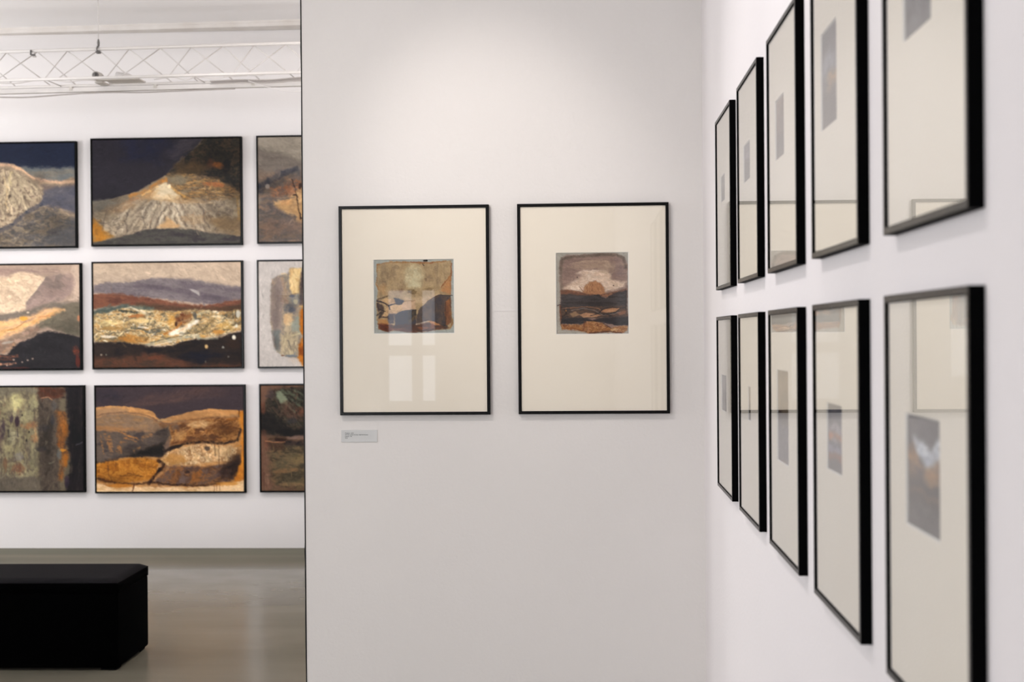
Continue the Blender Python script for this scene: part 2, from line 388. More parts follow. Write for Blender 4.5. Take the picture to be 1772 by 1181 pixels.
class Paint:
    """a picture painted with brush layers; the units are arbitrary canvas units, y pointing down"""
    def __init__(s, x0, y0, x1, y1, nx, ny, base, seed=1, grain=5):
        s.box = (x0, y0, x1, y1)
        s.X, s.Y = np.meshgrid(np.linspace(x0, x1, nx), np.linspace(y0, y1, ny))
        s.C = np.ones((ny, nx, 3)) * np.array(base, float)
        s.seed = seed; s.k = seed * 31; s.late = []; s.wet = True; s.ang = 8; s.jit = 38; s.tone = .6; s.brush = 1.0
    def nx(s):
        s.k += 7; return s.k
    def noise(s, fx, fy, ang=0, octv=4, wx=0):
        c, sn = math.cos(math.radians(ang)), math.sin(math.radians(ang))
        k = s.nx()
        X, Y = s.X, s.Y
        if wx:
            X = X + (fbm(s.X / wx / 1.5, s.Y / wx / 1.5, k + 50, 2) - .5) * wx * 1.6
            Y = Y + (fbm(s.X / wx / 1.5, s.Y / wx / 1.5, k + 90, 2) - .5) * wx * 1.6
        U = X * c + Y * sn; V = -X * sn + Y * c
        return fbm(U / fx + 40, V / fy + 40, k % 4000, octv)
    def cols(s, col, fx=60, fy=30, ang=0, wx=14, contrast=2.0):
        col = np.array(col, float)
        if col.ndim == 1: return col
        n = s.noise(fx, fy, ang, 4, wx) * .84 + s.noise(fx * .3, fy * .25, ang + 8, 2) * .16
        n = sstep((n - .5) * contrast + .5) * (len(col) - 1) * 0.9999
        i = n.astype(int); f = (n - i)[..., None]
        return col[i] * (1 - f) + col[np.minimum(i + 1, len(col) - 1)] * f
    def put(s, mask, col):
        s.C = s.C * (1 - mask[..., None]) + col * mask[..., None]
    def poly(s, pts, col, soft=8, warp=6, ws=30, alpha=1, **kw):
        P = np.array(pts, float); k = s.nx()
        X = s.X + (fbm(s.X / ws, s.Y / ws, k, 3) - .5) * 2 * warp
        Y = s.Y + (fbm(s.X / ws, s.Y / ws, k + 3, 3) - .5) * 2 * warp
        inside = np.zeros(X.shape, bool); dist = np.full(X.shape, 1e9)
        for i in range(len(P)):
            ax, ay = P[i]; bx_, by_ = P[(i + 1) % len(P)]
            c = ((ay > Y) != (by_ > Y))
            with np.errstate(divide='ignore', invalid='ignore'):
                xi = (bx_ - ax) * (Y - ay) / ((by_ - ay) if by_ != ay else 1e-9) + ax
            inside ^= c & (X < xi)
            dx, dy = bx_ - ax, by_ - ay; L = dx * dx + dy * dy + 1e-9
            t = np.clip(((X - ax) * dx + (Y - ay) * dy) / L, 0, 1)
            dist = np.minimum(dist, np.hypot(X - ax - t * dx, Y - ay - t * dy))
        sd = np.where(inside, dist, -dist)
        if soft >= 6:
            soft = soft * 1.5
            sd = sd + (fbm(s.X / (soft * 2.2), s.Y / (soft * .9), k + 9, 3) - .5) * soft * 1.6
        mask = sstep(sd / (2 * soft) + .5)
        if alpha > 0: s.put(mask * alpha, s.cols(col, **kw))
        return mask
    def line(s, pts, w, col, soft=4, alpha=1, warp=4, ws=25, dry=0):
        if s.wet and w <= (s.box[2] - s.box[0]) * .0125:      # thin accents go on last
            s.late.append(lambda: s.line(pts, w, col, soft, alpha, warp, ws, dry)); return
        P = np.array(pts, float); k = s.nx()
        X = s.X + (fbm(s.X / ws, s.Y / ws, k, 3) - .5) * 2 * warp
        Y = s.Y + (fbm(s.X / ws, s.Y / ws, k + 3, 3) - .5) * 2 * warp
        dist = np.full(X.shape, 1e9)
        for i in range(len(P) - 1):
            ax, ay = P[i]; dx, dy = P[i + 1] - P[i]; L = dx * dx + dy * dy + 1e-9
            t = np.clip(((X - ax) * dx + (Y - ay) * dy) / L, 0, 1)
            dist = np.minimum(dist, np.hypot(X - ax - t * dx, Y - ay - t * dy))
        wv = w * (.55 + .9 * fbm(s.X / (w * 3 + 20), s.Y / (w * 3 + 20), k + 11, 2))
        mask = sstep((wv / 2 - dist) / (2 * soft) + .5) * alpha
        if w > 8: mask = mask * (.6 + .4 * sstep((fbm(s.X / (w * .8), s.Y / (w * .8), k + 14, 3) - .35) * 3))
        if dry: mask = mask * sstep((s.noise(30, 6, 0, 3) - .5) * 3 + 1 - dry)
        s.put(mask, np.array(col, float))
    def blob(s, cx, cy, rx, ry, col, alpha=1, ang=0, soft=None, warp=None):
        small = min(rx, ry) < (s.box[2] - s.box[0]) * .016
        if s.wet and small and max(rx, ry) < (s.box[2] - s.box[0]) * .04:
            s.late.append(lambda: s.blob(cx, cy, rx, ry, col, alpha, ang, soft, warp)); return
        if soft is None: soft = .5 if small else 1.0
        if warp is None: warp = .3 if small else .7
        c, sn = math.cos(math.radians(ang)), math.sin(math.radians(ang))
        X, Y = s.X - cx, s.Y - cy
        U = (X * c + Y * sn) / rx; V = (-X * sn + Y * c) / ry
        d = np.hypot(U, V) + (s.noise(rx * .7, ry * .7, ang, 3) - .5) * warp * 2
        m = sstep((1 - d) / soft + .5) * alpha
        if not small and warp: m = m * (.55 + .45 * sstep((s.noise(rx * .35, ry * .3, ang, 3) - .36) * 3.2))
        s.put(m, np.array(col, float))
    def strokes(s, mask, n, L, w, ang, jit, cols, alpha=.7, curve=.3):
        r = np.random.RandomState(s.nx())
        ny, nx = s.X.shape; x0, y0, x1, y1 = s.box
        ux = (x1 - x0) / (nx - 1); uy = (y1 - y0) / (ny - 1)
        mm = mask > .5
        idx = np.argwhere(mm)
        if len(idx) == 0: return
        cols = np.array(cols, float)
        for q in range(n):
            j, i = idx[r.randint(len(idx))]
            a = math.radians(ang + r.randn() * jit); l = L * r.uniform(.4, 1.3); ww = w * r.uniform(.5, 1.4)
            rad = l / 2 + ww * 2
            di, dj = int(rad / ux) + 2, int(rad / uy) + 2
            sl = (slice(max(j - dj, 0), j + dj), slice(max(i - di, 0), i + di))
            X = s.X[sl] - s.X[j, i]; Y = s.Y[sl] - s.Y[j, i]
            U = X * math.cos(a) + Y * math.sin(a); V = -X * math.sin(a) + Y * math.cos(a)
            V = V + curve * r.uniform(-1, 1) * (U * U) / l
            d = np.maximum(np.abs(U) / (l / 2), 0) ** 2 + np.abs(V / (ww / 2)) ** 2
            mk = sstep((1 - d) * .8 + .4) * alpha * r.uniform(.4, 1) * mask[sl]
            c = cols[r.randint(len(cols))] * r.uniform(.92, 1.08)
            s.C[sl] = s.C[sl] * (1 - mk[..., None]) + c * mk[..., None]
    def folds(s, origin, a0, a1, r0, r1, n, w, light, dark, alpha=.7, bend=30, mask=None):
        """drapery-like ridges fanning out from a point; angles in degrees, 0 = right, 90 = down"""
        r = np.random.RandomState(s.nx()); keep = s.C.copy()
        for k in range(n):
            a = math.radians(r.uniform(a0, a1)); q0 = r.uniform(r0, r0 + (r1 - r0) * .6); q1 = min(r1, q0 + (r1 - r0) * r.uniform(.25, .6))
            bd = r.uniform(-1, 1) * bend
            pts = [(origin[0] + math.cos(a) * q - math.sin(a) * bd * math.sin((q - q0) / (q1 - q0 + 1) * 3.1), origin[1] + math.sin(a) * q + math.cos(a) * bd * math.sin((q - q0) / (q1 - q0 + 1) * 3.1)) for q in np.linspace(q0, q1, 5)]
            ww = w * r.uniform(.5, 1.5); wet = s.wet; s.wet = False
            s.line([(x + ww * .6, y) for x, y in pts], ww * .8, np.array(dark) * r.uniform(.85, 1.15), ww * .4, alpha * r.uniform(.4, 1), 5)
            s.line(pts, ww, np.array(light) * r.uniform(.86, 1.08), ww * .4, alpha * r.uniform(.4, 1), 5)
            s.wet = wet
        if mask is not None: s.C = keep * (1 - mask[..., None]) + s.C * mask[..., None]
    def grad(s, cx, cy, rx, ry, k, ang=0):
        """thin glaze: pulls the tone of a soft oval down (k < 1) or up (k > 1)"""
        c, sn = math.cos(math.radians(ang)), math.sin(math.radians(ang)); X, Y = s.X - cx, s.Y - cy
        d = np.hypot((X * c + Y * sn) / rx, (-X * sn + Y * c) / ry) + (s.noise(rx * .6, ry * .6, ang, 3) - .5) * .5
        s.C = s.C * (1 + (k - 1) * sstep(1 - d))[..., None]
    def rock(s, mask, ang=0, fx=60, fy=20, amt=.35, wx=40):
        """relief-like light and dark veins of thick paint"""
        n = s.noise(fx, fy, ang, 5, wx)
        v = 1 - np.abs(n - .5) * 2
        k = 1 + ((v - .82) * .5 + (s.noise(fx * .35, fy * .6, ang, 4, wx * .5) - .5) * 1.2 + (s.noise(fx * 1.8, fy * 1.5, ang, 3) - .5) * 1.4) * amt * 1.6
        s.C = s.C * (1 + (k - 1)[..., None] * mask[..., None])
    def restroke(s, n, L, w, ang=8, jit=38, alpha=.85, shift=.5, val=.05, seed=0):
        """go over the picture once more with a loaded brush that picks up the colour already there"""
        r = np.random.RandomState(s.nx() + seed)
        ny, nx = s.X.shape; x0, y0, x1, y1 = s.box
        ux = (x1 - x0) / (nx - 1); uy = (y1 - y0) / (ny - 1)
        field = fbm(s.X / (L * 2.2), s.Y / (L * 2.2), s.nx(), 2)
        src = s.C.copy()
        g = src.mean(axis=2)
        for _ in range(5):
            g = (g + np.roll(g, 1, 0) + np.roll(g, -1, 0) + np.roll(g, 1, 1) + np.roll(g, -1, 1)) / 5
        gy, gx = np.gradient(g); mag = np.hypot(gx, gy); along = np.arctan2(gx, -gy)
        for q in range(n):
            j, i = r.randint(ny), r.randint(nx)
            a = math.radians(ang) + (field[j, i] - .5) * math.radians(jit) * 5 + math.radians(r.randn() * jit * .35)
            k = min(1, mag[j, i] / 4.0)
            if k > .25:                                    # along the edge, never across it
                t = along[j, i]; d = (t - a + math.pi / 2) % math.pi - math.pi / 2
                a = a + d * min(1, k * 1.6)
            l = L * r.uniform(.4, 1.3) * (1 - .45 * k); ww = w * r.uniform(.4, 1.4); rad = l / 2 + ww
            di, dj = int(rad / ux) + 2, int(rad / uy) + 2
            sl = (slice(max(j - dj, 0), j + dj), slice(max(i - di, 0), i + di))
            X = s.X[sl] - s.X[j, i]; Y = s.Y[sl] - s.Y[j, i]
            U = X * math.cos(a) + Y * math.sin(a); V = -X * math.sin(a) + Y * math.cos(a)
            V = V + .25 * r.uniform(-1, 1) * U * U / l
            mk = sstep((1 - (U / (l / 2)) ** 2 - (V / (ww / 2)) ** 2) * 1.1) * alpha
            sh = shift * l
            ii = int(np.clip(i + r.uniform(-1, 1) * sh * math.cos(a) / ux, 0, nx - 1)); jj = int(np.clip(j + r.uniform(-1, 1) * sh * math.sin(a) / uy, 0, ny - 1))
            c = src[jj, ii]
            if np.abs(c - src[j, i]).sum() > 110: continue
            c = c * (1 + val * r.randn())
            s.C[sl] = s.C[sl] * (1 - mk[..., None]) + c * mk[..., None]
    def smear(s, big=7, small=2.5, wb=55, wsm=13):
        """drag the wet paint: every edge becomes broken and slightly feathered"""
        k = s.nx(); ny, nx = s.X.shape; x0, y0, x1, y1 = s.box
        ux = (x1 - x0) / (nx - 1); uy = (y1 - y0) / (ny - 1)
        def f(w, q): return fbm(s.X / w, s.Y / w, k + q, 3) - .5
        acc = 0
        for a in (.35, 1.0):
            dx = (f(wb, 1) * big * 2 + f(wsm, 2) * small * 2) * a; dy = (f(wb, 3) * big * 2 + f(wsm, 4) * small * 2) * a
            i = np.clip((s.X + dx - x0) / ux, 0, nx - 1.001); j = np.clip((s.Y + dy - y0) / uy, 0, ny - 1.001)
            i0 = i.astype(int); j0 = j.astype(int); fi = (i - i0)[..., None]; fj = (j - j0)[..., None]
            acc = acc + (s.C[j0, i0] * (1 - fi) + s.C[j0, i0 + 1] * fi) * (1 - fj) + (s.C[j0 + 1, i0] * (1 - fi) + s.C[j0 + 1, i0 + 1] * fi) * fj
        s.C = acc / 2
    def finish(s, gain=1.0, amt=3):
        u = (s.box[2] - s.box[0]) / 100
        s.restroke(int(1500 * s.brush), u * 5.5, u * 1.1, s.ang, s.jit)
        s.restroke(int(1100 * s.brush), u * 2.6, u * .6, s.ang + 8, s.jit * 1.3)
        s.wet = False
        for f in s.late: f()
        s.smear(u * .8, u * .22, u * 4.5, u * 1.3)
        tone = (s.noise(u * 9, u * 5, 12, 4) - .5) * .26 + (s.noise(u * 2.4, u * 1.2, 20, 2) - .5) * .14
        lum = s.C.mean(axis=2) / 255
        s.C = s.C * (1 + tone * s.tone * (.45 + lum))[..., None]
        g = (s.noise((s.box[2] - s.box[0]) / 220, (s.box[2] - s.box[0]) / 220, 0, 2) - .5) * amt * 2
        v = s.C + g[..., None]; v = 112 + (v - 112) * 1.16 - 4
        return lin(np.clip(v, 9, 250) * gain)

ALL = lambda p: np.ones(p.X.shape)

def painted(name, p, w, h, material, parent, relief=0.0, gain=1.0, y=0.0):
    """the picture surface: a fine grid with pigment per point and a little relief, facing -Y, centred on the parent"""
    col = p.finish(gain); ny, nx = col.shape[:2]
    lum = col.mean(axis=2); lum = (lum - lum.min()) / (np.ptp(lum) + 1e-6)
    U, V = np.meshgrid(np.linspace(-w / 2, w / 2, nx), np.linspace(h / 2, -h / 2, ny))
    co = np.stack([U, np.full(U.shape, y) - lum * relief, V], axis=-1).reshape(-1, 3)
    idx = np.arange(nx * ny).reshape(ny, nx)
    f = np.stack([idx[:-1, :-1], idx[1:, :-1], idx[1:, 1:], idx[:-1, 1:]], axis=-1).reshape(-1, 4)
    nf = len(f)
    me = bpy.data.meshes.new(name)
    me.vertices.add(len(co)); me.vertices.foreach_set('co', co.ravel().astype(np.float32))
    me.loops.add(nf * 4); me.loops.foreach_set('vertex_index', f.ravel().astype(np.int32))
    me.polygons.add(nf); me.polygons.foreach_set('loop_start', np.arange(0, nf * 4, 4, dtype=np.int32))
    me.update(calc_edges=True)
    at = me.color_attributes.new('pigment', 'FLOAT_COLOR', 'POINT')
    rgba = np.ones((len(co), 4), np.float32); rgba[:, :3] = col.reshape(-1, 3)
    at.data.foreach_set('color', rgba.ravel())
    me.validate(); me.materials.append(material)
    o = bpy.data.objects.new(name, me); C.objects.link(o); o.parent = parent
    return o

# ------------------------------------------------------------------ the pictures
NXC, NYC = 264, 188
def art_tl():
    p = Paint(-741, 60, 740, 1115, NXC, NYC, (34, 41, 60), 3)
    p.poly([(150, 300), (420, 300), (600, 310), (760, 325), (760, 450), (640, 460), (400, 440), (260, 390)], [(104, 108, 108), (124, 118, 108)], 18, 10, 60, fx=160, fy=30)
    hill = p.poly([(-760, 420), (-500, 330), (-200, 250), (0, 252), (110, 268), (200, 318), (290, 385), (350, 432), (450, 450), (620, 452), (700, 418), (760, 405), (760, 1130), (-760, 1130)], [(120, 106, 92), (158, 140, 118), (140, 125, 108)], 8, 8, 40, fx=120, fy=60)
    p.line([(-200, 262), (60, 276), (160, 305), (250, 365), (330, 420), (460, 448), (620, 462), (760, 455)], 34, (206, 170, 140), 14, .9)
    p.line([(150, 300), (250, 362), (330, 420)], 18, (226, 188, 152), 8, .8)
    p.poly([(400, 480), (560, 490), (760, 480), (760, 560), (560, 530), (430, 560)], (112, 100, 94), 14, 10)
    p.poly([(430, 550), (560, 505), (760, 500), (760, 790), (620, 735), (480, 700), (390, 700)], [(82, 82, 92), (96, 94, 98)], 16, 10, fx=120, fy=80)
    rock = p.poly([(-760, 480), (-300, 330), (0, 310), (130, 330), (250, 420), (400, 500), (415, 600), (350, 680), (200, 800), (100, 880), (0, 925), (-300, 980), (-760, 900)], [(108, 96, 84), (168, 150, 126), (186, 170, 144), (128, 112, 98), (150, 136, 118)], 14, 14, fx=70, fy=50)
    p.folds((60, 250), 40, 150, 80, 640, 70, 22, (206, 190, 158), (96, 84, 74), .7, 60, rock)
    p.strokes(rock, 130, 60, 10, 75, 30, [(214, 196, 160), (198, 176, 140), (104, 92, 84), (220, 204, 176), (130, 112, 96)], .6)
    p.line([(60, 470), (80, 540), (50, 620), (95, 700), (110, 780)], 14, (226, 206, 170), 5, .8, 12)
    p.line([(110, 350), (80, 420), (100, 480)], 18, (214, 196, 150), 7, .7, 12)
    p.blob(75, 600, 12, 18, (70, 60, 52), .8); p.line([(20, 400), (60, 520), (40, 660), (70, 760)], 16, (216, 190, 146), 6, .7, 16)
    p.line([(-300, 1010), (0, 945), (120, 880), (200, 805), (290, 745), (400, 682)], 46, (58, 62, 74), 12, .95, 10)
    low = p.poly([(-760, 990), (0, 975), (140, 900), (260, 790), (420, 712), (560, 730), (650, 800), (760, 830), (760, 1130), (-760, 1130)], [(92, 86, 80), (120, 108, 92), (84, 82, 82), (138, 124, 104)], 18, 12, fx=130, fy=60)
    p.rock(low, -20, 128, 34, .16)
    p.strokes(low, 150, 80, 12, -20, 30, [(140, 128, 108), (80, 78, 78), (156, 142, 118), (76, 74, 76)], .5)
    p.grad(600, 1000, 400, 260, .72); p.grad(380, 420, 120, 100, .8)
    p.poly([(560, 960), (760, 830), (760, 1130), (200, 1130), (400, 1060)], (84, 84, 86), 40, 20, alpha=.75)
    p.line([(0, 1060), (80, 1050), (160, 1020)], 12, (190, 172, 146), 5, .7, 10, dry=.4)
    return p

def art_tm():
    p = Paint(48, 72, 1558, 1142, NXC, NYC, (46, 43, 50), 5)
    p.blob(560, 140, 260, 160, (38, 40, 60), .7, 0, .9)
    p.blob(1040, 130, 220, 110, (70, 66, 70), .8, -20, .9)
    p.poly([(40, 700), (200, 686), (350, 645), (480, 612), (560, 576), (650, 520), (760, 465), (820, 420), (900, 330), (1000, 250), (1120, 150), (1190, 60), (1570, 60), (1570, 1150), (40, 1150)], [(112, 102, 88), (136, 122, 102)], 5, 5, 40, fx=140, fy=50)
    dk = p.poly([(800, 445), (900, 330), (1000, 250), (1120, 150), (1195, 60), (1570, 60), (1570, 640), (1400, 590), (1200, 520), (1050, 500), (900, 470)], [(44, 42, 40), (62, 56, 46), (38, 38, 38), (78, 64, 50), (50, 48, 42)], 6, 8, 40, fx=90, fy=60)
    p.strokes(dk, 130, 70, 14, 30, 40, [(34, 34, 34), (84, 70, 52), (60, 54, 44), (96, 84, 62)], .5)
    p.blob(1330, 345, 60, 40, (150, 92, 44), .8); p.blob(1240, 330, 40, 50, (92, 58, 42), .7); p.blob(1420, 380, 40, 70, (28, 28, 30), .9, 20)
    p.line([(930, 240), (1180, 120)], 6, (90, 84, 66), 5, .6, 8, dry=.4)
    p.poly([(900, 330), (1100, 300), (1250, 330), (1200, 420), (900, 430)], [(92, 72, 48), (70, 58, 42)], 20, 14, alpha=.7)
    md = p.poly([(820, 430), (1000, 430), (1200, 450), (1450, 540), (1570, 640), (1570, 700), (950, 700), (860, 600)], [(126, 104, 76), (96, 84, 66), (158, 122, 78), (88, 78, 66), (140, 118, 90)], 14, 10, fx=120, fy=26)
    p.strokes(md, 110, 100, 10, 3, 8, [(182, 142, 90), (88, 70, 54), (198, 170, 130), (120, 116, 98)], .6)
    p.blob(1300, 540, 110, 22, (150, 96, 62), .7, 10)
    p.poly([(820, 470), (930, 440), (1050, 470), (1000, 530), (880, 540)], (120, 114, 98), 14, 10, alpha=.7)
    lt = p.poly([(800, 505), (860, 570), (950, 660), (860, 690), (700, 700), (640, 660), (700, 570), (750, 530)], [(214, 198, 168), (196, 180, 150)], 10, 8, fx=60, fy=30)
    p.line([(860, 560), (930, 620), (1000, 660)], 20, (206, 160, 92), 8, .8)
    p.blob(840, 552, 16, 20, (236, 212, 176), 1)
    p.line([(430, 650), (560, 610), (650, 560), (740, 510), (800, 480)], 34, (170, 118, 62), 12, .85, 10)
    p.line([(560, 640), (640, 600), (720, 550)], 14, (232, 182, 112), 6, .8, 12)
    p.blob(490, 690, 60, 30, (156, 110, 78), .7); p.blob(620, 650, 110, 40, (186, 140, 88), .55, -25)
    p.line([(760, 500), (810, 500)], 22, (190, 130, 66), 6, .8)
    fo = p.poly([(60, 800), (250, 780), (450, 700), (640, 690), (1000, 700), (1570, 700), (1570, 1060), (900, 980), (500, 1020), (60, 1110)], [(138, 124, 104), (164, 150, 128), (112, 102, 90), (176, 160, 136)], 22, 12, fx=90, fy=45)
    p.folds((800, 470), 20, 165, 230, 760, 70, 26, (186, 172, 148), (92, 82, 72), .75, 34, fo)
    p.folds((800, 520), 55, 130, 180, 500, 26, 30, (206, 194, 170), (104, 92, 80), .8, 26, fo)
    for pts in ([(640, 730), (560, 850), (590, 980)], [(430, 780), (380, 900), (400, 1010)], [(780, 790), (720, 900), (690, 980)], [(900, 760), (950, 880), (1020, 960)], [(1180, 800), (1190, 900), (1240, 980)], [(320, 860), (250, 920)], [(200, 800), (160, 900), (150, 990)]):
        p.line(pts, 12, (84, 76, 70), 6, .7, 14)
    for pts in ([(700, 740), (620, 860), (620, 960)], [(820, 790), (760, 880), (720, 960)], [(400, 800), (290, 930)], [(870, 760), (900, 860), (960, 930)], [(1130, 840), (1180, 930)]):
        p.line(pts, 26, (196, 182, 158), 10, .75, 14)
    p.strokes(fo, 60, 90, 9, 112, 22, [(196, 180, 152), (96, 86, 78), (204, 190, 164), (150, 116, 86)], .5)
    p.poly([(700, 980), (820, 880), (950, 960), (900, 985)], (196, 158, 112), 14, 12, alpha=.8)
    p.poly([(1250, 900), (1400, 860), (1570, 900), (1570, 1060), (1350, 1010)], (142, 118, 86), 30, 16, alpha=.7)
    p.poly([(40, 880), (90, 900), (170, 1010), (260, 1060), (100, 1110), (40, 1120)], [(176, 122, 48), (140, 100, 44)], 22, 16, fx=40, fy=60)
    p.poly([(40, 690), (200, 676), (330, 720), (180, 790), (60, 800)], (118, 114, 104), 16, 10, alpha=.8)
    p.line([(1530, 680), (1545, 900)], 26, (164, 130, 76), 10, .7)
    p.blob(900, 690, 260, 34, (190, 150, 100), .45, 5); p.blob(360, 760, 160, 50, (150, 118, 84), .5, -15); p.blob(1150, 900, 200, 40, (160, 128, 90), .4)
    p.grad(150, 800, 330, 260, .78); p.grad(1450, 900, 420, 300, .74); p.grad(1350, 250, 420, 330, .72); p.grad(1500, 620, 200, 240, .75)
    p.poly([(40, 1120), (300, 1075), (480, 1030), (560, 1000), (700, 985), (900, 985), (1100, 1005), (1300, 1040), (1570, 1075), (1570, 1150), (40, 1150)], [(66, 64, 62), (80, 78, 72), (60, 56, 58)], 7, 5, 40, fx=160, fy=50)
    return p

def art_tr():
    p = Paint(58, 68, 1539, 1130, NXC, NYC, (142, 134, 122), 7)
    p.poly([(40, 170), (250, 215), (400, 260), (500, 310), (900, 330), (1560, 300), (1560, 700), (40, 600)], [(106, 99, 92), (118, 110, 102)], 22, 10, 60, fx=200, fy=40)
    lo = p.poly([(40, 450), (300, 410), (500, 400), (1560, 420), (1560, 1150), (40, 1150)], [(112, 98, 86), (92, 88, 86), (128, 108, 92)], 30, 16, 60, fx=130, fy=60)
    p.poly([(40, 420), (260, 420), (240, 520), (40, 540)], (124, 106, 90), 30, 20, alpha=.6)
    p.line([(40, 590), (150, 520), (300, 440), (440, 395)], 64, (62, 64, 72), 14, .9, 12)
    p.poly([(170, 600), (330, 540), (560, 440), (800, 480), (800, 640), (420, 640), (200, 680)], [(124, 86, 62), (92, 80, 74), (150, 104, 72), (104, 92, 84)], 18, 18, fx=70, fy=50)
    p.poly([(210, 720), (320, 700), (430, 630), (520, 560), (760, 600), (760, 1010), (560, 990), (440, 920), (330, 850), (240, 800)], [(182, 148, 104), (150, 122, 90), (198, 164, 120)], 16, 16, fx=90, fy=60)
    p.blob(330, 735, 60, 30, (190, 148, 104), .8); p.blob(380, 620, 40, 34, (160, 116, 86), .8)
    p.line([(200, 690), (320, 700), (410, 680)], 14, (84, 82, 80), 6, .8)
    p.line([(395, 500), (425, 600), (445, 700), (455, 790), (480, 900)], 11, (38, 30, 30), 4, .95, 8)
    p.blob(475, 565, 15, 36, (40, 32, 30), .75); p.blob(480, 890, 16, 9, (44, 34, 32), .8); p.blob(420, 660, 24, 9, (40, 30, 28), .9)
    p.line([(160, 745), (195, 800), (280, 840), (330, 870), (420, 880)], 38, (76, 74, 76), 14, .85, 14)
    p.grad(120, 560, 150, 120, .75); p.grad(300, 500, 220, 80, .8, -25); p.grad(150, 980, 300, 200, .85)
    p.blob(150, 570, 22, 28, (146, 136, 126), .6); p.blob(85, 615, 30, 24, (50, 50, 56), .8)
    p.strokes(lo, 240, 70, 9, 25, 40, [(134, 116, 100), (84, 82, 82), (150, 126, 100), (96, 86, 80)], .4)
    p.poly([(110, 890), (500, 910), (800, 960), (800, 1060), (120, 1020)], [(96, 86, 80), (128, 104, 88)], 24, 18, alpha=.6)
    return p

def art_ml():
    p = Paint(-708, 55, 808, 1135, NXC, NYC, (166, 146, 130), 9)
    p.poly([(-720, 70), (200, 90), (420, 100), (600, 110), (590, 140), (400, 135), (200, 130), (-720, 160)], (140, 120, 112), 14, 12, alpha=.8)
    p.line([(330, 100), (450, 115), (590, 125)], 12, (188, 166, 146), 6, .7)
    p.poly([(730, 50), (820, 50), (820, 440), (720, 420), (740, 300), (755, 180)], (188, 168, 150), 18, 10)
    p.poly([(455, 185), (560, 150), (740, 160), (762, 260), (710, 370), (600, 440), (500, 470), (250, 545), (245, 440), (340, 310)], [(146, 128, 120), (158, 138, 128), (134, 120, 112)], 14, 8, fx=120, fy=70)
    cl = p.poly([(-720, 150), (-300, 170), (60, 160), (200, 122), (330, 138), (458, 185), (380, 285), (310, 370), (247, 440), (250, 530), (100, 555), (-720, 580)], [(206, 182, 154), (222, 202, 174), (192, 168, 144), (214, 192, 164)], 6, 6, fx=120, fy=60)
    p.line([(458, 185), (380, 285), (310, 370), (247, 440)], 6, (226, 206, 178), 3, .9, 2)
    p.poly([(-720, 130), (30, 110), (110, 140), (90, 180), (0, 200), (-720, 230)], (156, 134, 122), 24, 18, alpha=.7)
    p.strokes(cl, 60, 110, 16, 20, 40, [(226, 206, 178), (188, 162, 140)], .35)
    p.poly([(-720, 575), (0, 560), (150, 540), (250, 530), (400, 480), (560, 440), (820, 440), (820, 560), (560, 510), (400, 560), (200, 620), (0, 640), (-720, 650)], [(126, 116, 106), (116, 108, 98)], 12, 8, fx=120, fy=40)
    p.poly([(820, 430), (820, 815), (600, 750), (450, 700), (330, 770), (380, 660), (500, 580), (640, 490)], [(102, 97, 84), (114, 106, 92)], 18, 10, fx=100, fy=60)
    orr = p.poly([(-720, 640), (0, 636), (180, 606), (350, 560), (460, 505), (600, 500), (650, 520), (560, 560), (420, 640), (300, 690), (180, 760), (0, 830), (-720, 900)], [(206, 160, 108), (224, 184, 136), (184, 148, 120)], 14, 10, fx=140, fy=40, ang=-20)
    p.strokes(orr, 60, 150, 14, -22, 8, [(236, 188, 122), (190, 146, 112), (216, 176, 150)], .6)
    p.line([(-200, 700), (0, 670), (180, 655)], 34, (238, 200, 142), 12, .8); p.line([(60, 735), (160, 700), (250, 640)], 10, (150, 104, 64), 5, .8)
    p.line([(380, 600), (560, 575)], 9, (178, 116, 80), 5, .8); p.blob(230, 610, 40, 22, (216, 160, 70), .8)
    p.blob(270, 545, 14, 10, (220, 200, 176), .9)
    p.poly([(-720, 900), (0, 830), (180, 770), (300, 700), (390, 690), (380, 790), (250, 830), (160, 880), (60, 970), (-720, 1010)], [(146, 120, 104), (124, 108, 94), (168, 142, 124)], 16, 12, fx=80, fy=40)
    p.blob(60, 860, 60, 14, (176, 172, 160), .7, -10)
    bk = p.poly([(-720, 1010), (50, 985), (120, 910), (180, 870), (300, 820), (390, 765), (480, 742), (620, 760), (820, 815), (820, 1150), (-720, 1150)], [(42, 40, 42), (50, 48, 50)], 8, 8, 40, fx=120, fy=60)
    p.grad(700, 700, 250, 140, .85); p.grad(560, 280, 220, 170, .9)
    p.line([(20, 960), (70, 920), (130, 880)], 30, (176, 138, 106), 8, .8, 10, dry=.3)
    p.line([(-100, 1005), (60, 1010), (170, 1000)], 26, (150, 96, 72), 6, .9, 10, dry=.3); p.line([(-100, 1040), (110, 1040)], 12, (110, 66, 50), 5, .8)
    p.line([(-100, 1080), (60, 1085), (145, 1075)], 18, (206, 150, 118), 6, .9, 8, dry=.3)
    for x, y, r in ((208, 1068, 9), (270, 1045, 10), (320, 1030, 9), (118, 1040, 10), (50, 1095, 8)): p.blob(x, y, r, r, (190, 168, 150), .8)
    p.blob(765, 955, 34, 44, (120, 66, 50), .9, -30); p.blob(785, 1060, 24, 60, (92, 48, 40), .9); p.blob(800, 615, 14, 30, (190, 130, 96), .8)
    p.strokes(bk, 90, 50, 6, 90, 60, [(70, 66, 68), (58, 56, 60), (34, 32, 34)], .5)
    p.line([(0, 1125), (280, 1125)], 7, (110, 56, 44), 4, .7)
    return p

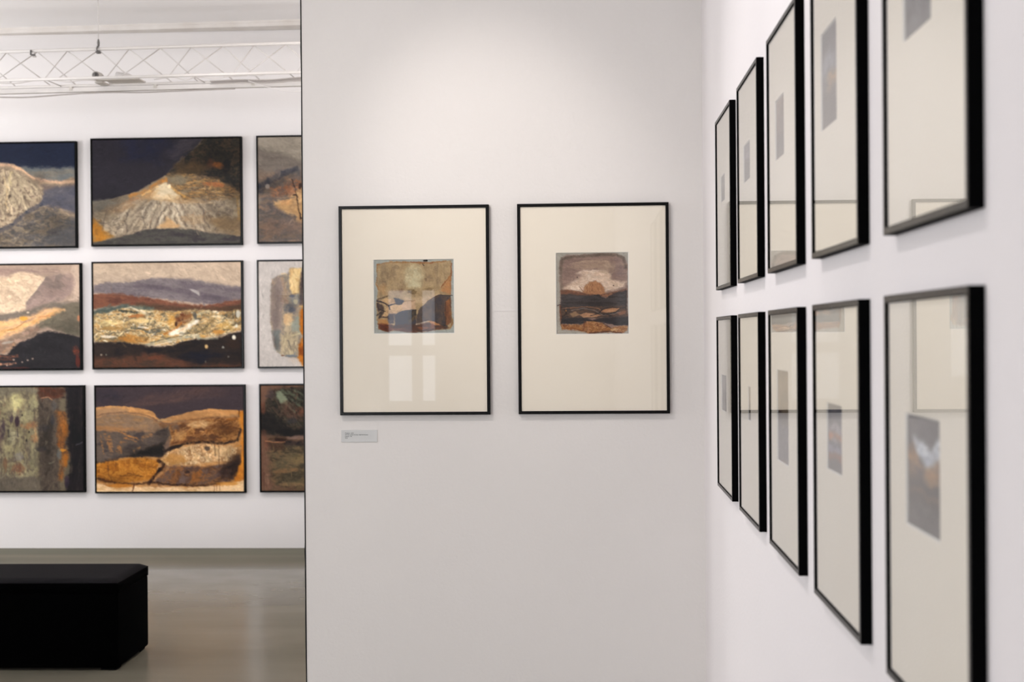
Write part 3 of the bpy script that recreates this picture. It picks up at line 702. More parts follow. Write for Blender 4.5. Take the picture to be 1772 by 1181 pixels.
def art_mm():
    p = Paint(56, 66, 1574, 1142, NXC, NYC, (182, 164, 144), 11)
    p.poly([(56, 170), (300, 180), (600, 220), (300, 260), (56, 260)], (160, 144, 128), 26, 10, alpha=.5)
    g = p.poly([(60, 300), (150, 268), (300, 262), (500, 248), (650, 226), (820, 218), (1000, 230), (1200, 262), (1400, 298), (1590, 318), (1590, 450), (1300, 500), (1100, 490), (800, 440), (500, 410), (200, 380), (40, 370)], [(112, 104, 106), (122, 114, 114), (104, 96, 100)], 11, 5, 50, fx=260, fy=30, ang=5)
    p.line([(500, 300), (800, 330), (1060, 380), (1300, 430), (1420, 450)], 50, (90, 82, 88), 20, .75, 10)
    p.line([(300, 300), (700, 310), (1000, 340)], 14, (96, 88, 92), 8, .6); p.line([(1150, 440), (1350, 430)], 40, (92, 84, 90), 16, .6)
    p.poly([(1035, 336), (1090, 345), (1146, 362), (1146, 414), (1120, 390)], (156, 150, 146), 3, 3)
    br = p.poly([(40, 390), (200, 372), (350, 384), (500, 404), (800, 452), (1000, 488), (1100, 502), (1200, 506), (1300, 492), (1450, 458), (1590, 446), (1590, 570), (1100, 570), (600, 550), (400, 500), (40, 535)], [(108, 72, 58), (122, 84, 66), (94, 64, 54)], 9, 6, fx=160, fy=30)
    p.poly([(500, 470), (800, 500), (1000, 520), (1200, 530), (1590, 500), (1590, 580), (500, 570)], [(70, 62, 52), (84, 66, 52)], 14, 8, alpha=.8, fx=120, fy=20)
    p.poly([(40, 540), (250, 510), (400, 486), (520, 505), (680, 525), (680, 580), (300, 620), (40, 660)], [(96, 104, 96), (76, 84, 78), (112, 116, 102)], 12, 12, fx=70, fy=40)
    t = p.poly([(40, 600), (250, 560), (380, 530), (600, 552), (900, 562), (1100, 552), (1250, 560), (1400, 575), (1590, 555), (1590, 760), (1480, 790), (1350, 825), (1100, 850), (850, 918), (600, 908), (400, 892), (80, 880), (40, 820)], [(132, 114, 84), (188, 162, 118), (100, 92, 76), (212, 192, 150), (160, 122, 74), (200, 176, 134)], 9, 10, fx=80, fy=36)
    p.grad(300, 860, 400, 80, .7); p.grad(1500, 620, 160, 120, .75)
    p.strokes(t, 120, 110, 22, -10, 22, [(220, 202, 158), (198, 156, 90), (74, 74, 66), (234, 224, 198), (132, 110, 78)], .75)
    p.strokes(t, 200, 60, 11, -14, 30, [(220, 206, 172), (206, 176, 116), (66, 70, 66), (234, 226, 206), (150, 108, 62), (120, 118, 102), (90, 86, 76)], .75)
    p.line([(380, 540), (440, 520), (520, 560)], 16, (214, 200, 172), 6, .9); p.line([(320, 555), (420, 565), (500, 580)], 18, (40, 50, 50), 7, .9)
    p.blob(220, 680, 130, 26, (226, 206, 150), .8); p.blob(560, 660, 100, 20, (222, 196, 140), .8); p.blob(500, 610, 90, 20, (160, 104, 60), .8)
    p.line([(440, 735), (520, 740), (610, 770)], 16, (52, 58, 58), 5, .9); p.line([(520, 725), (620, 740)], 12, (238, 234, 222), 4, .9)
    p.blob(690, 770, 60, 28, (72, 78, 76), .8); p.line([(640, 650), (615, 700)], 12, (60, 56, 50), 5, .7, 10)
    p.blob(440, 850, 120, 40, (170, 118, 56), .85); p.blob(200, 820, 90, 14, (220, 210, 190), .8); p.blob(250, 740, 130, 20, (150, 120, 74), .8)
    p.blob(860, 660, 50, 60, (200, 150, 74), .85); p.blob(960, 640, 55, 60, (98, 60, 40), .95, 20); p.blob(1030, 620, 40, 50, (120, 84, 56), .8, -30); p.blob(910, 700, 14, 22, (60, 38, 30), .9)
    p.line([(780, 800), (900, 750), (960, 690)], 20, (170, 108, 50), 6, .85)
    p.line([(850, 800), (960, 765), (1040, 715), (1120, 672)], 50, (236, 228, 210), 12, .95, 8); p.line([(920, 780), (1020, 720)], 14, (226, 180, 130), 6, .7)
    p.line([(1060, 690), (1120, 600), (1240, 565)], 24, (190, 178, 144), 8, .8); p.blob(1100, 610, 22, 34, (84, 84, 80), .9)
    p.line([(1100, 800), (1200, 740), (1300, 650)], 12, (96, 88, 64), 5, .8); p.blob(1420, 720, 80, 40, (184, 152, 92), .8); p.blob(1340, 780, 60, 22, (180, 130, 66), .8)
    p.line([(1480, 560), (1490, 640)], 8, (50, 52, 50), 3, .9); p.line([(1515, 560), (1520, 640)], 8, (60, 60, 56), 3, .9); p.blob(1545, 600, 24, 40, (206, 204, 190), .8)
    p.line([(600, 905), (750, 880), (900, 850), (1050, 830), (1150, 835)], 30, (160, 158, 140), 8, .85, 8); p.line([(640, 880), (800, 850), (980, 815)], 8, (70, 72, 64), 4, .8)
    p.line([(700, 915), (860, 880)], 8, (220, 210, 190), 3, .8)
    dk = p.poly([(40, 885), (300, 878), (420, 890), (560, 912), (700, 930), (850, 918), (960, 885), (1100, 848), (1200, 860), (1330, 840), (1480, 800), (1590, 770), (1590, 1160), (40, 1160)], [(42, 36, 35), (50, 42, 38), (36, 32, 34)], 8, 8, fx=160, fy=40)
    p.line([(1130, 850), (1330, 850)], 16, (120, 124, 108), 5, .7)
    bb = p.poly([(40, 1040), (250, 1030), (420, 1010), (600, 1000), (780, 1020), (950, 1060), (1060, 1110), (1590, 1120), (1590, 1160), (40, 1160)], [(66, 54, 46), (92, 62, 48), (76, 58, 46)], 22, 12, fx=110, fy=30)
    p.blob(680, 1035, 110, 28, (104, 64, 46), .7); p.blob(1150, 1030, 180, 60, (27, 29, 42), .85); p.blob(1480, 900, 80, 50, (60, 44, 34), .7)
    p.poly([(40, 900), (250, 930), (200, 1000), (40, 1010)], (62, 52, 46), 30, 14, alpha=.6)
    for x, y, r, c in ((1215, 935, 16, (200, 170, 120)), (1385, 942, 11, (140, 140, 130)), (130, 1010, 9, (140, 130, 116)), (182, 1010, 7, (120, 116, 104)), (1500, 838, 20, (220, 214, 196)), (1525, 720, 16, (220, 216, 196)), (1205, 1085, 9, (90, 84, 74)), (1440, 1040, 8, (110, 104, 96))):
        p.blob(x, y, r, r * 1.2, c, .95)
    return p

def art_mr():
    p = Paint(65, 70, 1546, 1135, NXC, NYC, (186, 180, 174), 13); p.ang = 86; p.jit = 22; p.tone = .3
    b = p.poly([(188, 300), (215, 240), (270, 205), (355, 190), (372, 138), (500, 145), (900, 150), (1400, 200), (1400, 1050), (900, 1120), (500, 1090), (430, 1055), (330, 1040), (240, 985), (205, 900), (190, 750), (176, 600), (180, 430)], [(138, 126, 114), (162, 146, 124), (124, 118, 110), (176, 160, 134)], 7, 10, 30, fx=50, fy=110)
    p.poly([(190, 310), (250, 215), (310, 250), (305, 500), (290, 760), (270, 980), (215, 930), (190, 750), (178, 560)], [(134, 122, 116), (146, 132, 122)], 12, 8, fx=40, fy=160)
    p.poly([(200, 780), (280, 760), (265, 990), (225, 960)], (108, 114, 112), 14, 8, alpha=.8)
    p.line([(300, 240), (330, 380)], 34, (164, 138, 112), 12, .7); p.blob(310, 195, 24, 10, (206, 184, 150), .8)
    p.poly([(372, 150), (495, 140), (480, 260), (468, 390), (400, 400), (372, 330)], [(206, 178, 128), (220, 196, 148), (188, 156, 110)], 7, 6, fx=30, fy=90)
    p.line([(362, 190), (362, 300)], 10, (120, 116, 116), 5, .8); p.line([(498, 190), (490, 300), (484, 500)], 34, (84, 72, 74), 10, .85)
    p.line([(250, 415), (340, 420), (460, 390)], 6, (120, 100, 80), 3, .7)
    p.blob(320, 465, 34, 40, (128, 106, 92), .8); p.blob(430, 470, 54, 56, (122, 126, 128), .85); p.blob(430, 480, 20, 26, (174, 166, 140), .8); p.blob(370, 555, 54, 44, (92, 96, 106), .9); p.blob(395, 420, 30, 14, (88, 92, 104), .8)
    p.poly([(310, 600), (400, 590), (395, 700), (330, 730), (308, 680)], [(206, 182, 144), (190, 160, 124)], 9, 8)
    p.poly([(370, 700), (470, 600), (475, 800), (400, 830)], (140, 146, 134), 14, 10, alpha=.85)
    lw = p.poly([(275, 800), (440, 780), (450, 1000), (400, 1040), (290, 1010)], [(158, 146, 124), (176, 162, 134), (140, 130, 112)], 14, 10, fx=30, fy=80)
    p.strokes(lw, 40, 90, 8, 85, 20, [(110, 104, 96), (196, 182, 150)], .6)
    p.line([(350, 870), (385, 960)], 9, (90, 86, 84), 4, .8); p.line([(420, 870), (395, 960)], 9, (96, 90, 84), 4, .7); p.line([(400, 820), (470, 800)], 18, (206, 190, 150), 7, .8)
    p.poly([(470, 560), (510, 530), (1450, 560), (1450, 1135), (500, 1135), (455, 1070), (460, 900), (500, 840), (470, 760)], [(160, 92, 28), (182, 116, 44), (128, 72, 28)], 10, 10, fx=40, fy=90)
    p.line([(470, 530), (520, 530)], 16, (206, 170, 110), 6, .8); p.blob(380, 1030, 60, 14, (104, 112, 120), .85); p.blob(295, 1024, 16, 9, (110, 80, 60), .9)
    p.poly([(350, 1060), (460, 1060), (470, 1120), (400, 1100)], (196, 182, 168), 14, 12, alpha=.7)
    p.line([(200, 250), (210, 290)], 6, (160, 124, 96), 3, .8)
    p.grad(230, 500, 70, 460, .86); p.grad(230, 900, 60, 120, .8); p.grad(500, 350, 60, 260, .75); p.grad(390, 540, 90, 120, .82)
    p.strokes(b, 90, 80, 7, 88, 20, [(176, 160, 132), (118, 110, 102), (196, 176, 140)], .3)
    return p

def art_bl():
    p = Paint(-688, 56, 832, 1132, NXC, NYC, (104, 96, 80), 15); p.ang = 90; p.jit = 12
    A = ALL(p)
    p.poly([(-700, 40), (370, 40), (372, 1150), (-700, 1150)], [(104, 96, 78), (134, 126, 98), (92, 84, 74), (146, 138, 108)], 10, 6, fx=60, fy=110)
    p.poly([(370, 40), (590, 40), (590, 1150), (370, 1150)], [(76, 68, 60), (92, 82, 72), (64, 58, 52)], 12, 8, fx=50, fy=80)
    p.poly([(-700, 40), (370, 40), (370, 120), (200, 110), (60, 150), (-700, 130)], (112, 106, 92), 20, 14, alpha=.8)
    p.poly([(570, 290), (665, 310), (690, 560), (640, 640), (690, 760), (640, 900), (620, 1020), (570, 1010), (600, 800), (570, 600)], [(136, 86, 42), (96, 66, 42), (150, 98, 50), (84, 60, 44)], 14, 18, fx=24, fy=60, alpha=.85)
    p.poly([(650, 40), (850, 40), (850, 1150), (640, 1150), (700, 900), (700, 760), (660, 640), (690, 500), (670, 300)], [(36, 33, 35), (44, 38, 40), (30, 28, 32)], 16, 12, fx=60, fy=120)
    p.poly([(370, 60), (640, 60), (640, 160), (520, 180), (440, 160), (380, 170)], [(92, 56, 42), (72, 50, 40)], 16, 12)
    p.strokes(A, 420, 90, 11, 90, 10, [(120, 112, 90), (84, 76, 68), (98, 88, 74)], .28)
    L = p.poly([(-700, 120), (365, 120), (365, 980), (-700, 980)], (0, 0, 0), 4, alpha=0)
    p.strokes(L, 60, 260, 34, 90, 6, [(150, 144, 112), (84, 76, 70), (128, 120, 94)], .5)
    p.strokes(L, 260, 90, 12, 90, 10, [(164, 158, 118), (150, 140, 104), (88, 80, 78), (172, 166, 134), (124, 96, 78), (110, 106, 96)], .55)
    for x in (-560, -330, -120): p.blob(x, 420, 60, 160, (152, 144, 110), .6); p.blob(x + 90, 600, 40, 120, (80, 64, 66), .6)
    p.blob(140, 200, 60, 90, (178, 172, 122), .75); p.blob(330, 230, 40, 80, (160, 156, 120), .6); p.blob(260, 360, 60, 60, (164, 160, 124), .6)
    p.blob(150, 410, 24, 60, (58, 44, 52), .9); p.blob(95, 390, 18, 44, (66, 56, 62), .8); p.blob(0, 480, 26, 90, (58, 48, 58), .8)
    p.blob(100, 560, 56, 66, (176, 170, 138), .85); p.line([(55, 500), (60, 570)], 9, (44, 40, 44), 4, .9); p.line([(150, 490), (155, 570)], 12, (54, 46, 56), 4, .8)
    p.line([(85, 510), (130, 510), (130, 560), (90, 560)], 7, (96, 90, 78), 3, .7)
    p.blob(280, 455, 70, 34, (158, 110, 76), .75); p.blob(335, 575, 30, 54, (186, 134, 92), .8); p.blob(60, 690, 50, 34, (168, 160, 120), .8)
    for x, y in ((275, 520), (250, 610), (205, 345)): p.blob(x, y, 8, 14, (34, 32, 34), .95)
    p.blob(165, 780, 40, 40, (118, 114, 120), .6); p.blob(160, 900, 50, 50, (112, 68, 54), .65); p.blob(20, 860, 24, 80, (108, 76, 58), .6); p.blob(320, 840, 44, 110, (120, 116, 92), .6)
    p.poly([(-700, 990), (385, 990), (385, 1150), (-700, 1150)], [(88, 82, 74), (100, 92, 82)], 22, 10, alpha=.85)
    p.line([(400, 170), (480, 160), (520, 190)], 8, (170, 128, 96), 3, .8); p.blob(430, 470, 60, 30, (62, 60, 62), .7); p.blob(400, 700, 60, 24, (56, 52, 52), .7)
    p.blob(640, 480, 30, 70, (168, 108, 46), .6); p.blob(620, 710, 36, 14, (196, 136, 52), .8); p.blob(590, 650, 40, 30, (140, 84, 36), .8); p.blob(650, 820, 24, 70, (160, 104, 44), .8)
    p.line([(755, 660), (830, 628)], 7, (92, 90, 96), 3, .8); p.blob(660, 1040, 24, 60, (54, 44, 56), .8); p.line([(480, 850), (530, 830)], 12, (120, 116, 100), 5, .7)
    p.blob(590, 750, 24, 60, (96, 104, 106), .6); p.blob(540, 260, 30, 40, (88, 92, 96), .5); p.blob(520, 400, 18, 60, (54, 56, 62), .6)
    p.grad(760, 600, 160, 700, .75); p.grad(440, 700, 110, 500, .8); p.grad(60, 560, 60, 200, .8); p.grad(150, 250, 160, 160, 1.2)
    p.strokes(A, 150, 40, 6, 90, 30, [(50, 44, 42), (140, 130, 104), (76, 62, 54)], .4)
    return p

def art_bm():
    p = Paint(103, 86, 1277, 920, NXC, NYC, (66, 57, 60), 17)
    p.blob(640, 180, 260, 50, (92, 72, 66), .7, -8, .9); p.blob(960, 130, 160, 40, (84, 66, 62), .6, 0, .9); p.blob(180, 150, 130, 50, (54, 50, 58), .7, 0, .9)
    hl = p.poly([(90, 250), (220, 235), (340, 242), (480, 262), (560, 284), (585, 320), (607, 350), (700, 325), (850, 285), (1020, 262), (1150, 272), (1290, 280), (1290, 930), (90, 930)], [(176, 130, 82), (190, 144, 94), (160, 120, 80)], 3, 3, 30, fx=120, fy=30)
    p.poly([(90, 268), (220, 250), (360, 262), (360, 300), (90, 318)], (146, 118, 92), 10, 6, alpha=.8)
    p.line([(90, 318), (200, 296), (330, 286), (460, 300), (560, 335), (640, 378), (720, 380)], 9, (104, 82, 70), 4, .85)
    p.poly([(90, 330), (200, 306), (330, 296), (460, 312), (560, 348), (640, 390), (640, 470), (400, 442), (90, 432)], [(138, 114, 90), (126, 106, 88), (146, 116, 84)], 6, 5, fx=150, fy=20)
    p.poly([(90, 400), (300, 404), (500, 430), (90, 445)], (156, 112, 72), 10, 8, alpha=.6)
    p.poly([(560, 345), (660, 380), (740, 350), (1250, 312), (1290, 330), (900, 356), (680, 400), (640, 420)], [(122, 88, 60), (140, 112, 84)], 8, 6, fx=120, fy=16)
    p.line([(600, 352), (700, 345)], 14, (160, 138, 104), 5, .8)
    sl = p.poly([(90, 434), (400, 440), (560, 450), (680, 400), (700, 470), (650, 560), (640, 640), (500, 636), (250, 662), (90, 690)], [(86, 77, 72), (100, 88, 78), (72, 65, 63)], 8, 6, fx=90, fy=50)
    for pts, w in (([(175, 470), (200, 540), (222, 605)], 30), ([(205, 480), (230, 560)], 20), ([(300, 520), (270, 600)], 22), ([(295, 560), (300, 610)], 16), ([(140, 470), (150, 560)], 10), ([(150, 560), (160, 620)], 8), ([(320, 465), (440, 500)], 12), ([(330, 490), (420, 520)], 12), ([(280, 440), (400, 490)], 8), ([(480, 490), (540, 470)], 22), ([(555, 555), (590, 560)], 16), ([(400, 600), (450, 570)], 10)):
        p.line(pts, w, (178, 124, 70), 6, .85, 9, 14, dry=.35)
    p.poly([(430, 610), (560, 560), (650, 520), (700, 590), (640, 645), (500, 640), (380, 640)], [(34, 31, 30), (48, 42, 38)], 14, 10)
    rb = p.poly([(690, 385), (900, 352), (1240, 330), (1265, 420), (1255, 520), (1000, 530), (800, 545), (680, 560), (700, 470)], [(142, 96, 48), (104, 70, 42), (168, 124, 74), (120, 82, 50), (88, 60, 40)], 10, 8, fx=90, fy=40, ang=-20)
    p.strokes(rb, 80, 70, 10, -20, 30, [(176, 128, 74), (88, 58, 38), (196, 158, 112)], .55)
    p.blob(930, 388, 80, 30, (206, 172, 128), .85); p.blob(780, 470, 70, 34, (188, 148, 100), .7, -30); p.blob(1100, 430, 110, 50, (98, 66, 40), .7); p.blob(730, 400, 40, 26, (104, 96, 92), .7); p.blob(960, 490, 120, 20, (84, 60, 44), .7)
    p.poly([(640, 560), (700, 480), (690, 590), (650, 620)], (110, 92, 80), 10, 8)
    cr = p.poly([(600, 690), (680, 600), (800, 565), (950, 535), (1050, 556), (1230, 560), (1215, 620), (1170, 690), (1000, 690), (850, 722), (740, 700), (640, 720)], [(196, 166, 124), (172, 138, 98), (212, 184, 144), (144, 110, 76), (186, 152, 112)], 10, 10, fx=50, fy=36)
    p.rock(cr, 60, 80, 24, .18)
    p.strokes(cr, 90, 50, 8, 100, 35, [(222, 196, 156), (120, 90, 64), (236, 212, 176)], .55)
    p.poly([(620, 680), (700, 610), (800, 640), (820, 690), (700, 700)], (172, 128, 74), 10, 9, alpha=.8)
    p.blob(985, 580, 22, 18, (70, 60, 54), .8); p.blob(1120, 600, 50, 34, (206, 172, 128), .7); p.blob(1040, 650, 20, 40, (190, 150, 108), .7)
    p.line([(640, 600), (740, 566), (800, 545), (900, 528), (1000, 530), (1120, 540), (1230, 520), (1255, 430)], 20, (38, 29, 26), 6, .95, 8)
    p.blob(740, 565, 50, 18, (36, 30, 28), .9, -15); p.line([(1050, 540), (1055, 640)], 5, (60, 44, 36), 2, .8); p.line([(1082, 560), (1085, 720)], 5, (70, 50, 40), 2, .7)
    oc = p.poly([(90, 690), (250, 662), (420, 650), (560, 660), (600, 680), (590, 760), (520, 830), (300, 862), (160, 845), (90, 800)], [(164, 108, 40), (134, 86, 34), (186, 130, 58), (150, 98, 40)], 8, 8, fx=60, fy=40)
    p.strokes(oc, 110, 70, 8, -60, 60, [(120, 74, 32), (194, 140, 68), (90, 58, 34)], .45)
    p.line([(90, 690), (230, 665), (330, 640), (480, 634), (620, 640)], 16, (56, 48, 46), 5, .85, 6)
    p.poly([(630, 710), (850, 722), (1050, 716), (1180, 680), (1260, 600), (1265, 800), (1150, 850), (900, 872), (600, 862), (560, 850)], [(104, 88, 82), (88, 66, 52), (132, 94, 60), (96, 78, 70)], 10, 9, fx=70, fy=36, ang=-30)
    p.line([(600, 790), (700, 710)], 30, (170, 128, 84), 10, .7); p.blob(870, 740, 60, 20, (76, 60, 56), .8); p.blob(900, 800, 60, 26, (150, 98, 48), .7, -40); p.blob(740, 800, 50, 30, (112, 74, 42), .7, -50)
    p.blob(1160, 770, 100, 62, (48, 36, 34), .9, -20); p.blob(830, 765, 22, 14, (50, 38, 36), .8); p.blob(1210, 690, 40, 60, (66, 50, 42), .7, 20)
    p.grad(1230, 700, 160, 220, .7); p.grad(450, 600, 260, 90, .75); p.grad(250, 830, 260, 70, .8); p.grad(1150, 430, 180, 110, .8); p.grad(640, 440, 120, 120, .8)
    p.line([(590, 672), (640, 702), (600, 760), (550, 820), (520, 860)], 27, (34, 20, 16), 6, 1, 6)
    p.line([(110, 820), (260, 856), (400, 860), (560, 850), (760, 872), (900, 876), (1080, 860)], 16, (44, 28, 20), 6, .9, 8)
    p.line([(290, 800), (400, 790), (480, 800)], 7, (84, 54, 30), 3, .7)
    p.poly([(1238, 290), (1290, 270), (1290, 830), (1190, 850), (1255, 690), (1262, 450)], [(188, 126, 48), (164, 104, 44)], 8, 8)
    p.line([(1245, 280), (1246, 330)], 9, (50, 34, 28), 3, .9)
    p.poly([(90, 848), (160, 872), (260, 892), (400, 880), (600, 886), (880, 888), (1080, 872), (1200, 850), (1290, 838), (1290, 935), (90, 935)], [(214, 180, 138), (226, 196, 156), (196, 158, 112)], 6, 8, 24, fx=110, fy=20)
    p.blob(300, 872, 110, 14, (176, 116, 48), .8); p.blob(1150, 862, 90, 14, (186, 130, 60), .7)
    p.line([(405, 870), (390, 915)], 8, (84, 44, 30), 3, .9)
    for x in (1040, 1060, 1085): p.line([(x, 870), (x, 918)], 5, (120, 72, 44), 2, .7)
    return p

def art_br():
    p = Paint(62, 68, 1543, 1135, NXC, NYC, (104, 80, 66), 19); p.ang = 58; p.jit = 22
    up = p.poly([(50, 330), (110, 230), (150, 140), (260, 90), (1560, 85), (1560, 590), (500, 585), (300, 585), (110, 565), (50, 530)], [(40, 38, 35), (64, 60, 50), (30, 28, 27), (84, 70, 58), (54, 52, 44)], 18, 16, fx=90, fy=34, ang=58)
    p.strokes(up, 230, 110, 14, 58, 10, [(84, 88, 72), (30, 28, 27), (92, 74, 60), (60, 60, 52), (42, 38, 36)], .6)
    p.poly([(210, 130), (260, 120), (330, 200), (310, 240), (260, 240), (220, 180)], (120, 126, 106), 10, 10)
    for pts in ([(330, 120), (480, 230)], [(340, 180), (470, 300)], [(300, 240), (400, 340)], [(400, 110), (500, 180)], [(270, 110), (330, 150)]): p.line(pts, 20, (100, 108, 88), 8, .75, 10)
    p.blob(350, 330, 90, 50, (98, 72, 60), .7, 50); p.blob(470, 330, 40, 50, (120, 78, 60), .7, 60); p.blob(160, 150, 40, 50, (70, 62, 66), .7)
    p.poly([(50, 320), (120, 300), (220, 420), (330, 500), (400, 590), (110, 560), (50, 520)], [(28, 26, 26), (40, 36, 34)], 22, 14, alpha=.85)
    p.blob(370, 430, 40, 30, (48, 52, 56), .8); p.poly([(230, 500), (1560, 520), (1560, 590), (300, 590)], (30, 28, 28), 20, 12, alpha=.8)
    lo = p.poly([(140, 640), (1560, 660), (1560, 1100), (180, 1100), (140, 900)], [(86, 78, 60), (104, 88, 66), (62, 58, 48), (116, 94, 68)], 30, 20, fx=140, fy=50, ang=-10)
    p.blob(330, 860, 190, 60, (112, 100, 76), .6, -20); p.blob(440, 810, 70, 40, (128, 110, 78), .7); p.blob(350, 990, 190, 44, (62, 58, 48), .7, -8); p.blob(300, 930, 140, 22, (126, 98, 70), .6, -5); p.blob(380, 1070, 160, 18, (128, 106, 78), .6)
    p.poly([(130, 650), (300, 655), (280, 720), (150, 700)], (64, 46, 38), 24, 14, alpha=.8)
    p.poly([(110, 570), (330, 590), (520, 590), (1560, 600), (1560, 640), (320, 640), (120, 630)], [(96, 78, 64), (74, 56, 42)], 10, 8, fx=120, fy=16)
    p.line([(330, 605), (420, 595), (560, 600), (1560, 610)], 34, (122, 102, 92), 12, .85); p.line([(100, 630), (200, 645), (300, 640)], 8, (176, 128, 92), 4, .8)
    p.line([(310, 660), (420, 655), (560, 650), (1560, 660)], 36, (30, 28, 34), 12, .9); p.blob(250, 620, 60, 20, (44, 30, 26), .8)
    p.line([(90, 250), (85, 330)], 40, (110, 70, 54), 16, .7); p.line([(85, 540), (110, 700)], 44, (110, 76, 60), 16, .7)
    p.strokes(lo, 110, 90, 10, -12, 25, [(120, 104, 76), (70, 62, 50), (96, 74, 58)], .4)
    lf = p.poly([(60, 700), (160, 720), (180, 1130), (60, 1130)], (0, 0, 0), 10, alpha=0)
    p.strokes(lf, 40, 160, 8, 90, 4, [(132, 106, 88), (92, 66, 54)], .5)
    return p

def art_cliff():
    p = Paint(193, 143, 1154, 1022, 290, 266, (158, 162, 156), 21); p.brush = .7; p.tone = .5
    b = p.poly([(228, 200), (400, 160), (600, 168), (760, 180), (1000, 165), (1122, 160), (1132, 300), (1112, 480), (1112, 570), (1126, 800), (1145, 900), (1100, 972), (900, 985), (750, 1008), (600, 1006), (480, 985), (360, 1000), (250, 965), (225, 860), (214, 700), (236, 560), (245, 500), (215, 430), (245, 340)], [(160, 138, 104), (172, 150, 116), (148, 128, 98)], 6, 8, 40, fx=40, fy=110)
    p.line([(235, 200), (400, 172), (640, 178), (780, 192), (930, 180), (1060, 165)], 14, (140, 96, 54), 6, .8, 8); p.line([(640, 172), (780, 180), (900, 184)], 9, (126, 60, 26), 4, .8)
    p.line([(235, 200), (232, 330), (222, 430), (250, 500)], 14, (146, 98, 50), 6, .7, 10)
    p.line([(1122, 190), (1122, 330), (1060, 400), (1000, 480)], 14, (128, 72, 36), 5, .85, 8); p.line([(1112, 340), (1112, 560)], 14, (132, 78, 40), 6, .7)
    p.poly([(1110, 340), (1110, 565), (990, 520), (1050, 430)], (176, 122, 74), 14, 8, alpha=.75)
    for x, y, rx, ry in ((310, 260, 34, 60), (430, 290, 30, 80), (480, 230, 40, 20), (380, 330, 40, 50), (850, 370, 60, 50), (945, 260, 24, 60), (300, 400, 50, 40), (960, 400, 40, 40)):
        p.blob(x, y, rx, ry, (124, 106, 84), .55, 0, .9)
    p.blob(670, 350, 110, 150, (194, 186, 154), .85, 0, .8, .15); p.blob(680, 440, 90, 30, (204, 198, 166), .6, 0, .8)
    p.blob(650, 525, 55, 28, (100, 80, 50), .8, 0, .8); p.blob(860, 495, 50, 16, (110, 90, 62), .7, 0, .8); p.blob(820, 375, 20, 16, (104, 84, 62), .7)
    p.blob(460, 530, 110, 60, (178, 154, 126), .7, 0, .8); p.blob(520, 505, 26, 22, (112, 82, 60), .6); p.blob(300, 500, 50, 60, (172, 132, 88), .6)
    p.poly([(560, 575), (700, 590), (880, 570), (960, 560), (900, 620), (800, 690), (690, 660), (560, 640)], [(178, 154, 120), (190, 166, 134)], 14, 10)
    p.line([(560, 635), (690, 632)], 5, (128, 84, 56), 2, .8); p.line([(830, 640), (960, 575)], 6, (120, 84, 52), 3, .8)
    # right cliff
    rc = p.poly([(780, 690), (880, 625), (965, 566), (1110, 574), (1118, 700), (1110, 900), (1050, 935), (960, 905), (860, 868), (760, 905), (700, 920), (705, 800), (740, 730)], [(74, 64, 62), (92, 76, 64), (64, 58, 62)], 6, 7, 30, fx=30, fy=90)
    p.line([(820, 655), (965, 566), (1130, 578)], 9, (42, 34, 38), 3, .95, 4)
    p.blob(830, 780, 70, 80, (110, 88, 70), .7, 0, .8); p.blob(960, 660, 50, 50, (62, 58, 66), .7); p.line([(900, 640), (900, 870)], 18, (52, 40, 36), 8, .7); p.blob(930, 850, 50, 50, (54, 52, 66), .7)
    p.poly([(1050, 640), (1110, 600), (1112, 900), (1060, 930), (1040, 800)], [(146, 98, 60), (108, 72, 46)], 8, 9, fx=16, fy=70)
    p.line([(1052, 650), (1048, 920)], 9, (64, 38, 28), 4, .8)
    # left rocks
    p.poly([(270, 640), (320, 600), (430, 610), (540, 650), (690, 640), (694, 735), (600, 748), (530, 755), (430, 800), (350, 830), (270, 830), (320, 760), (350, 700)], [(190, 158, 118), (204, 172, 132), (170, 138, 102)], 6, 7, fx=60, fy=40)
    p.poly([(530, 650), (690, 640), (692, 735), (600, 745), (530, 730)], (196, 166, 140), 8, 6, alpha=.7)
    p.poly([(440, 800), (520, 750), (600, 742), (690, 745), (700, 900), (640, 985), (520, 990), (430, 975), (445, 880)], [(62, 60, 70), (72, 66, 70)], 6, 6, fx=40, fy=60)
    p.poly([(600, 750), (700, 742), (700, 840), (620, 905), (600, 880)], [(40, 32, 28), (84, 70, 54)], 6, 7, fx=20, fy=40); p.line([(640, 870), (690, 820)], 34, (120, 100, 72), 8, .7)
    p.line([(600, 750), (640, 742), (695, 745)], 14, (30, 24, 26), 4, .9)
    p.line([(226, 620), (280, 600), (360, 575)], 18, (92, 74, 60), 7, .8); p.line([(230, 630), (300, 650), (370, 690), (440, 668), (520, 672), (545, 640)], 17, (44, 36, 44), 5, .95, 6)
    p.poly([(435, 600), (490, 605), (560, 636), (510, 680), (450, 660)], (60, 58, 68), 6, 5)
    p.poly([(225, 640), (300, 680), (320, 740), (250, 760), (225, 720)], [(92, 74, 64), (70, 54, 50)], 8, 8); p.line([(230, 660), (250, 730), (330, 760)], 11, (40, 30, 30), 4, .9)
    p.line([(225, 800), (300, 760), (250, 840)], 28, (44, 34, 34), 8, .85); p.line([(370, 690), (385, 730)], 14, (36, 30, 34), 5, .9)
    p.poly([(350, 820), (380, 780), (440, 790), (430, 900), (370, 905)], [(60, 50, 56), (92, 78, 78)], 8, 8); p.line([(270, 825), (360, 825)], 14, (48, 34, 34), 5, .9)
    p.poly([(235, 850), (340, 845), (370, 900), (330, 930), (240, 910)], (176, 132, 84), 8, 8)
    p.poly([(235, 900), (400, 920), (440, 975), (350, 1000), (255, 965)], [(116, 60, 28), (84, 44, 28)], 8, 8, fx=50, fy=14)
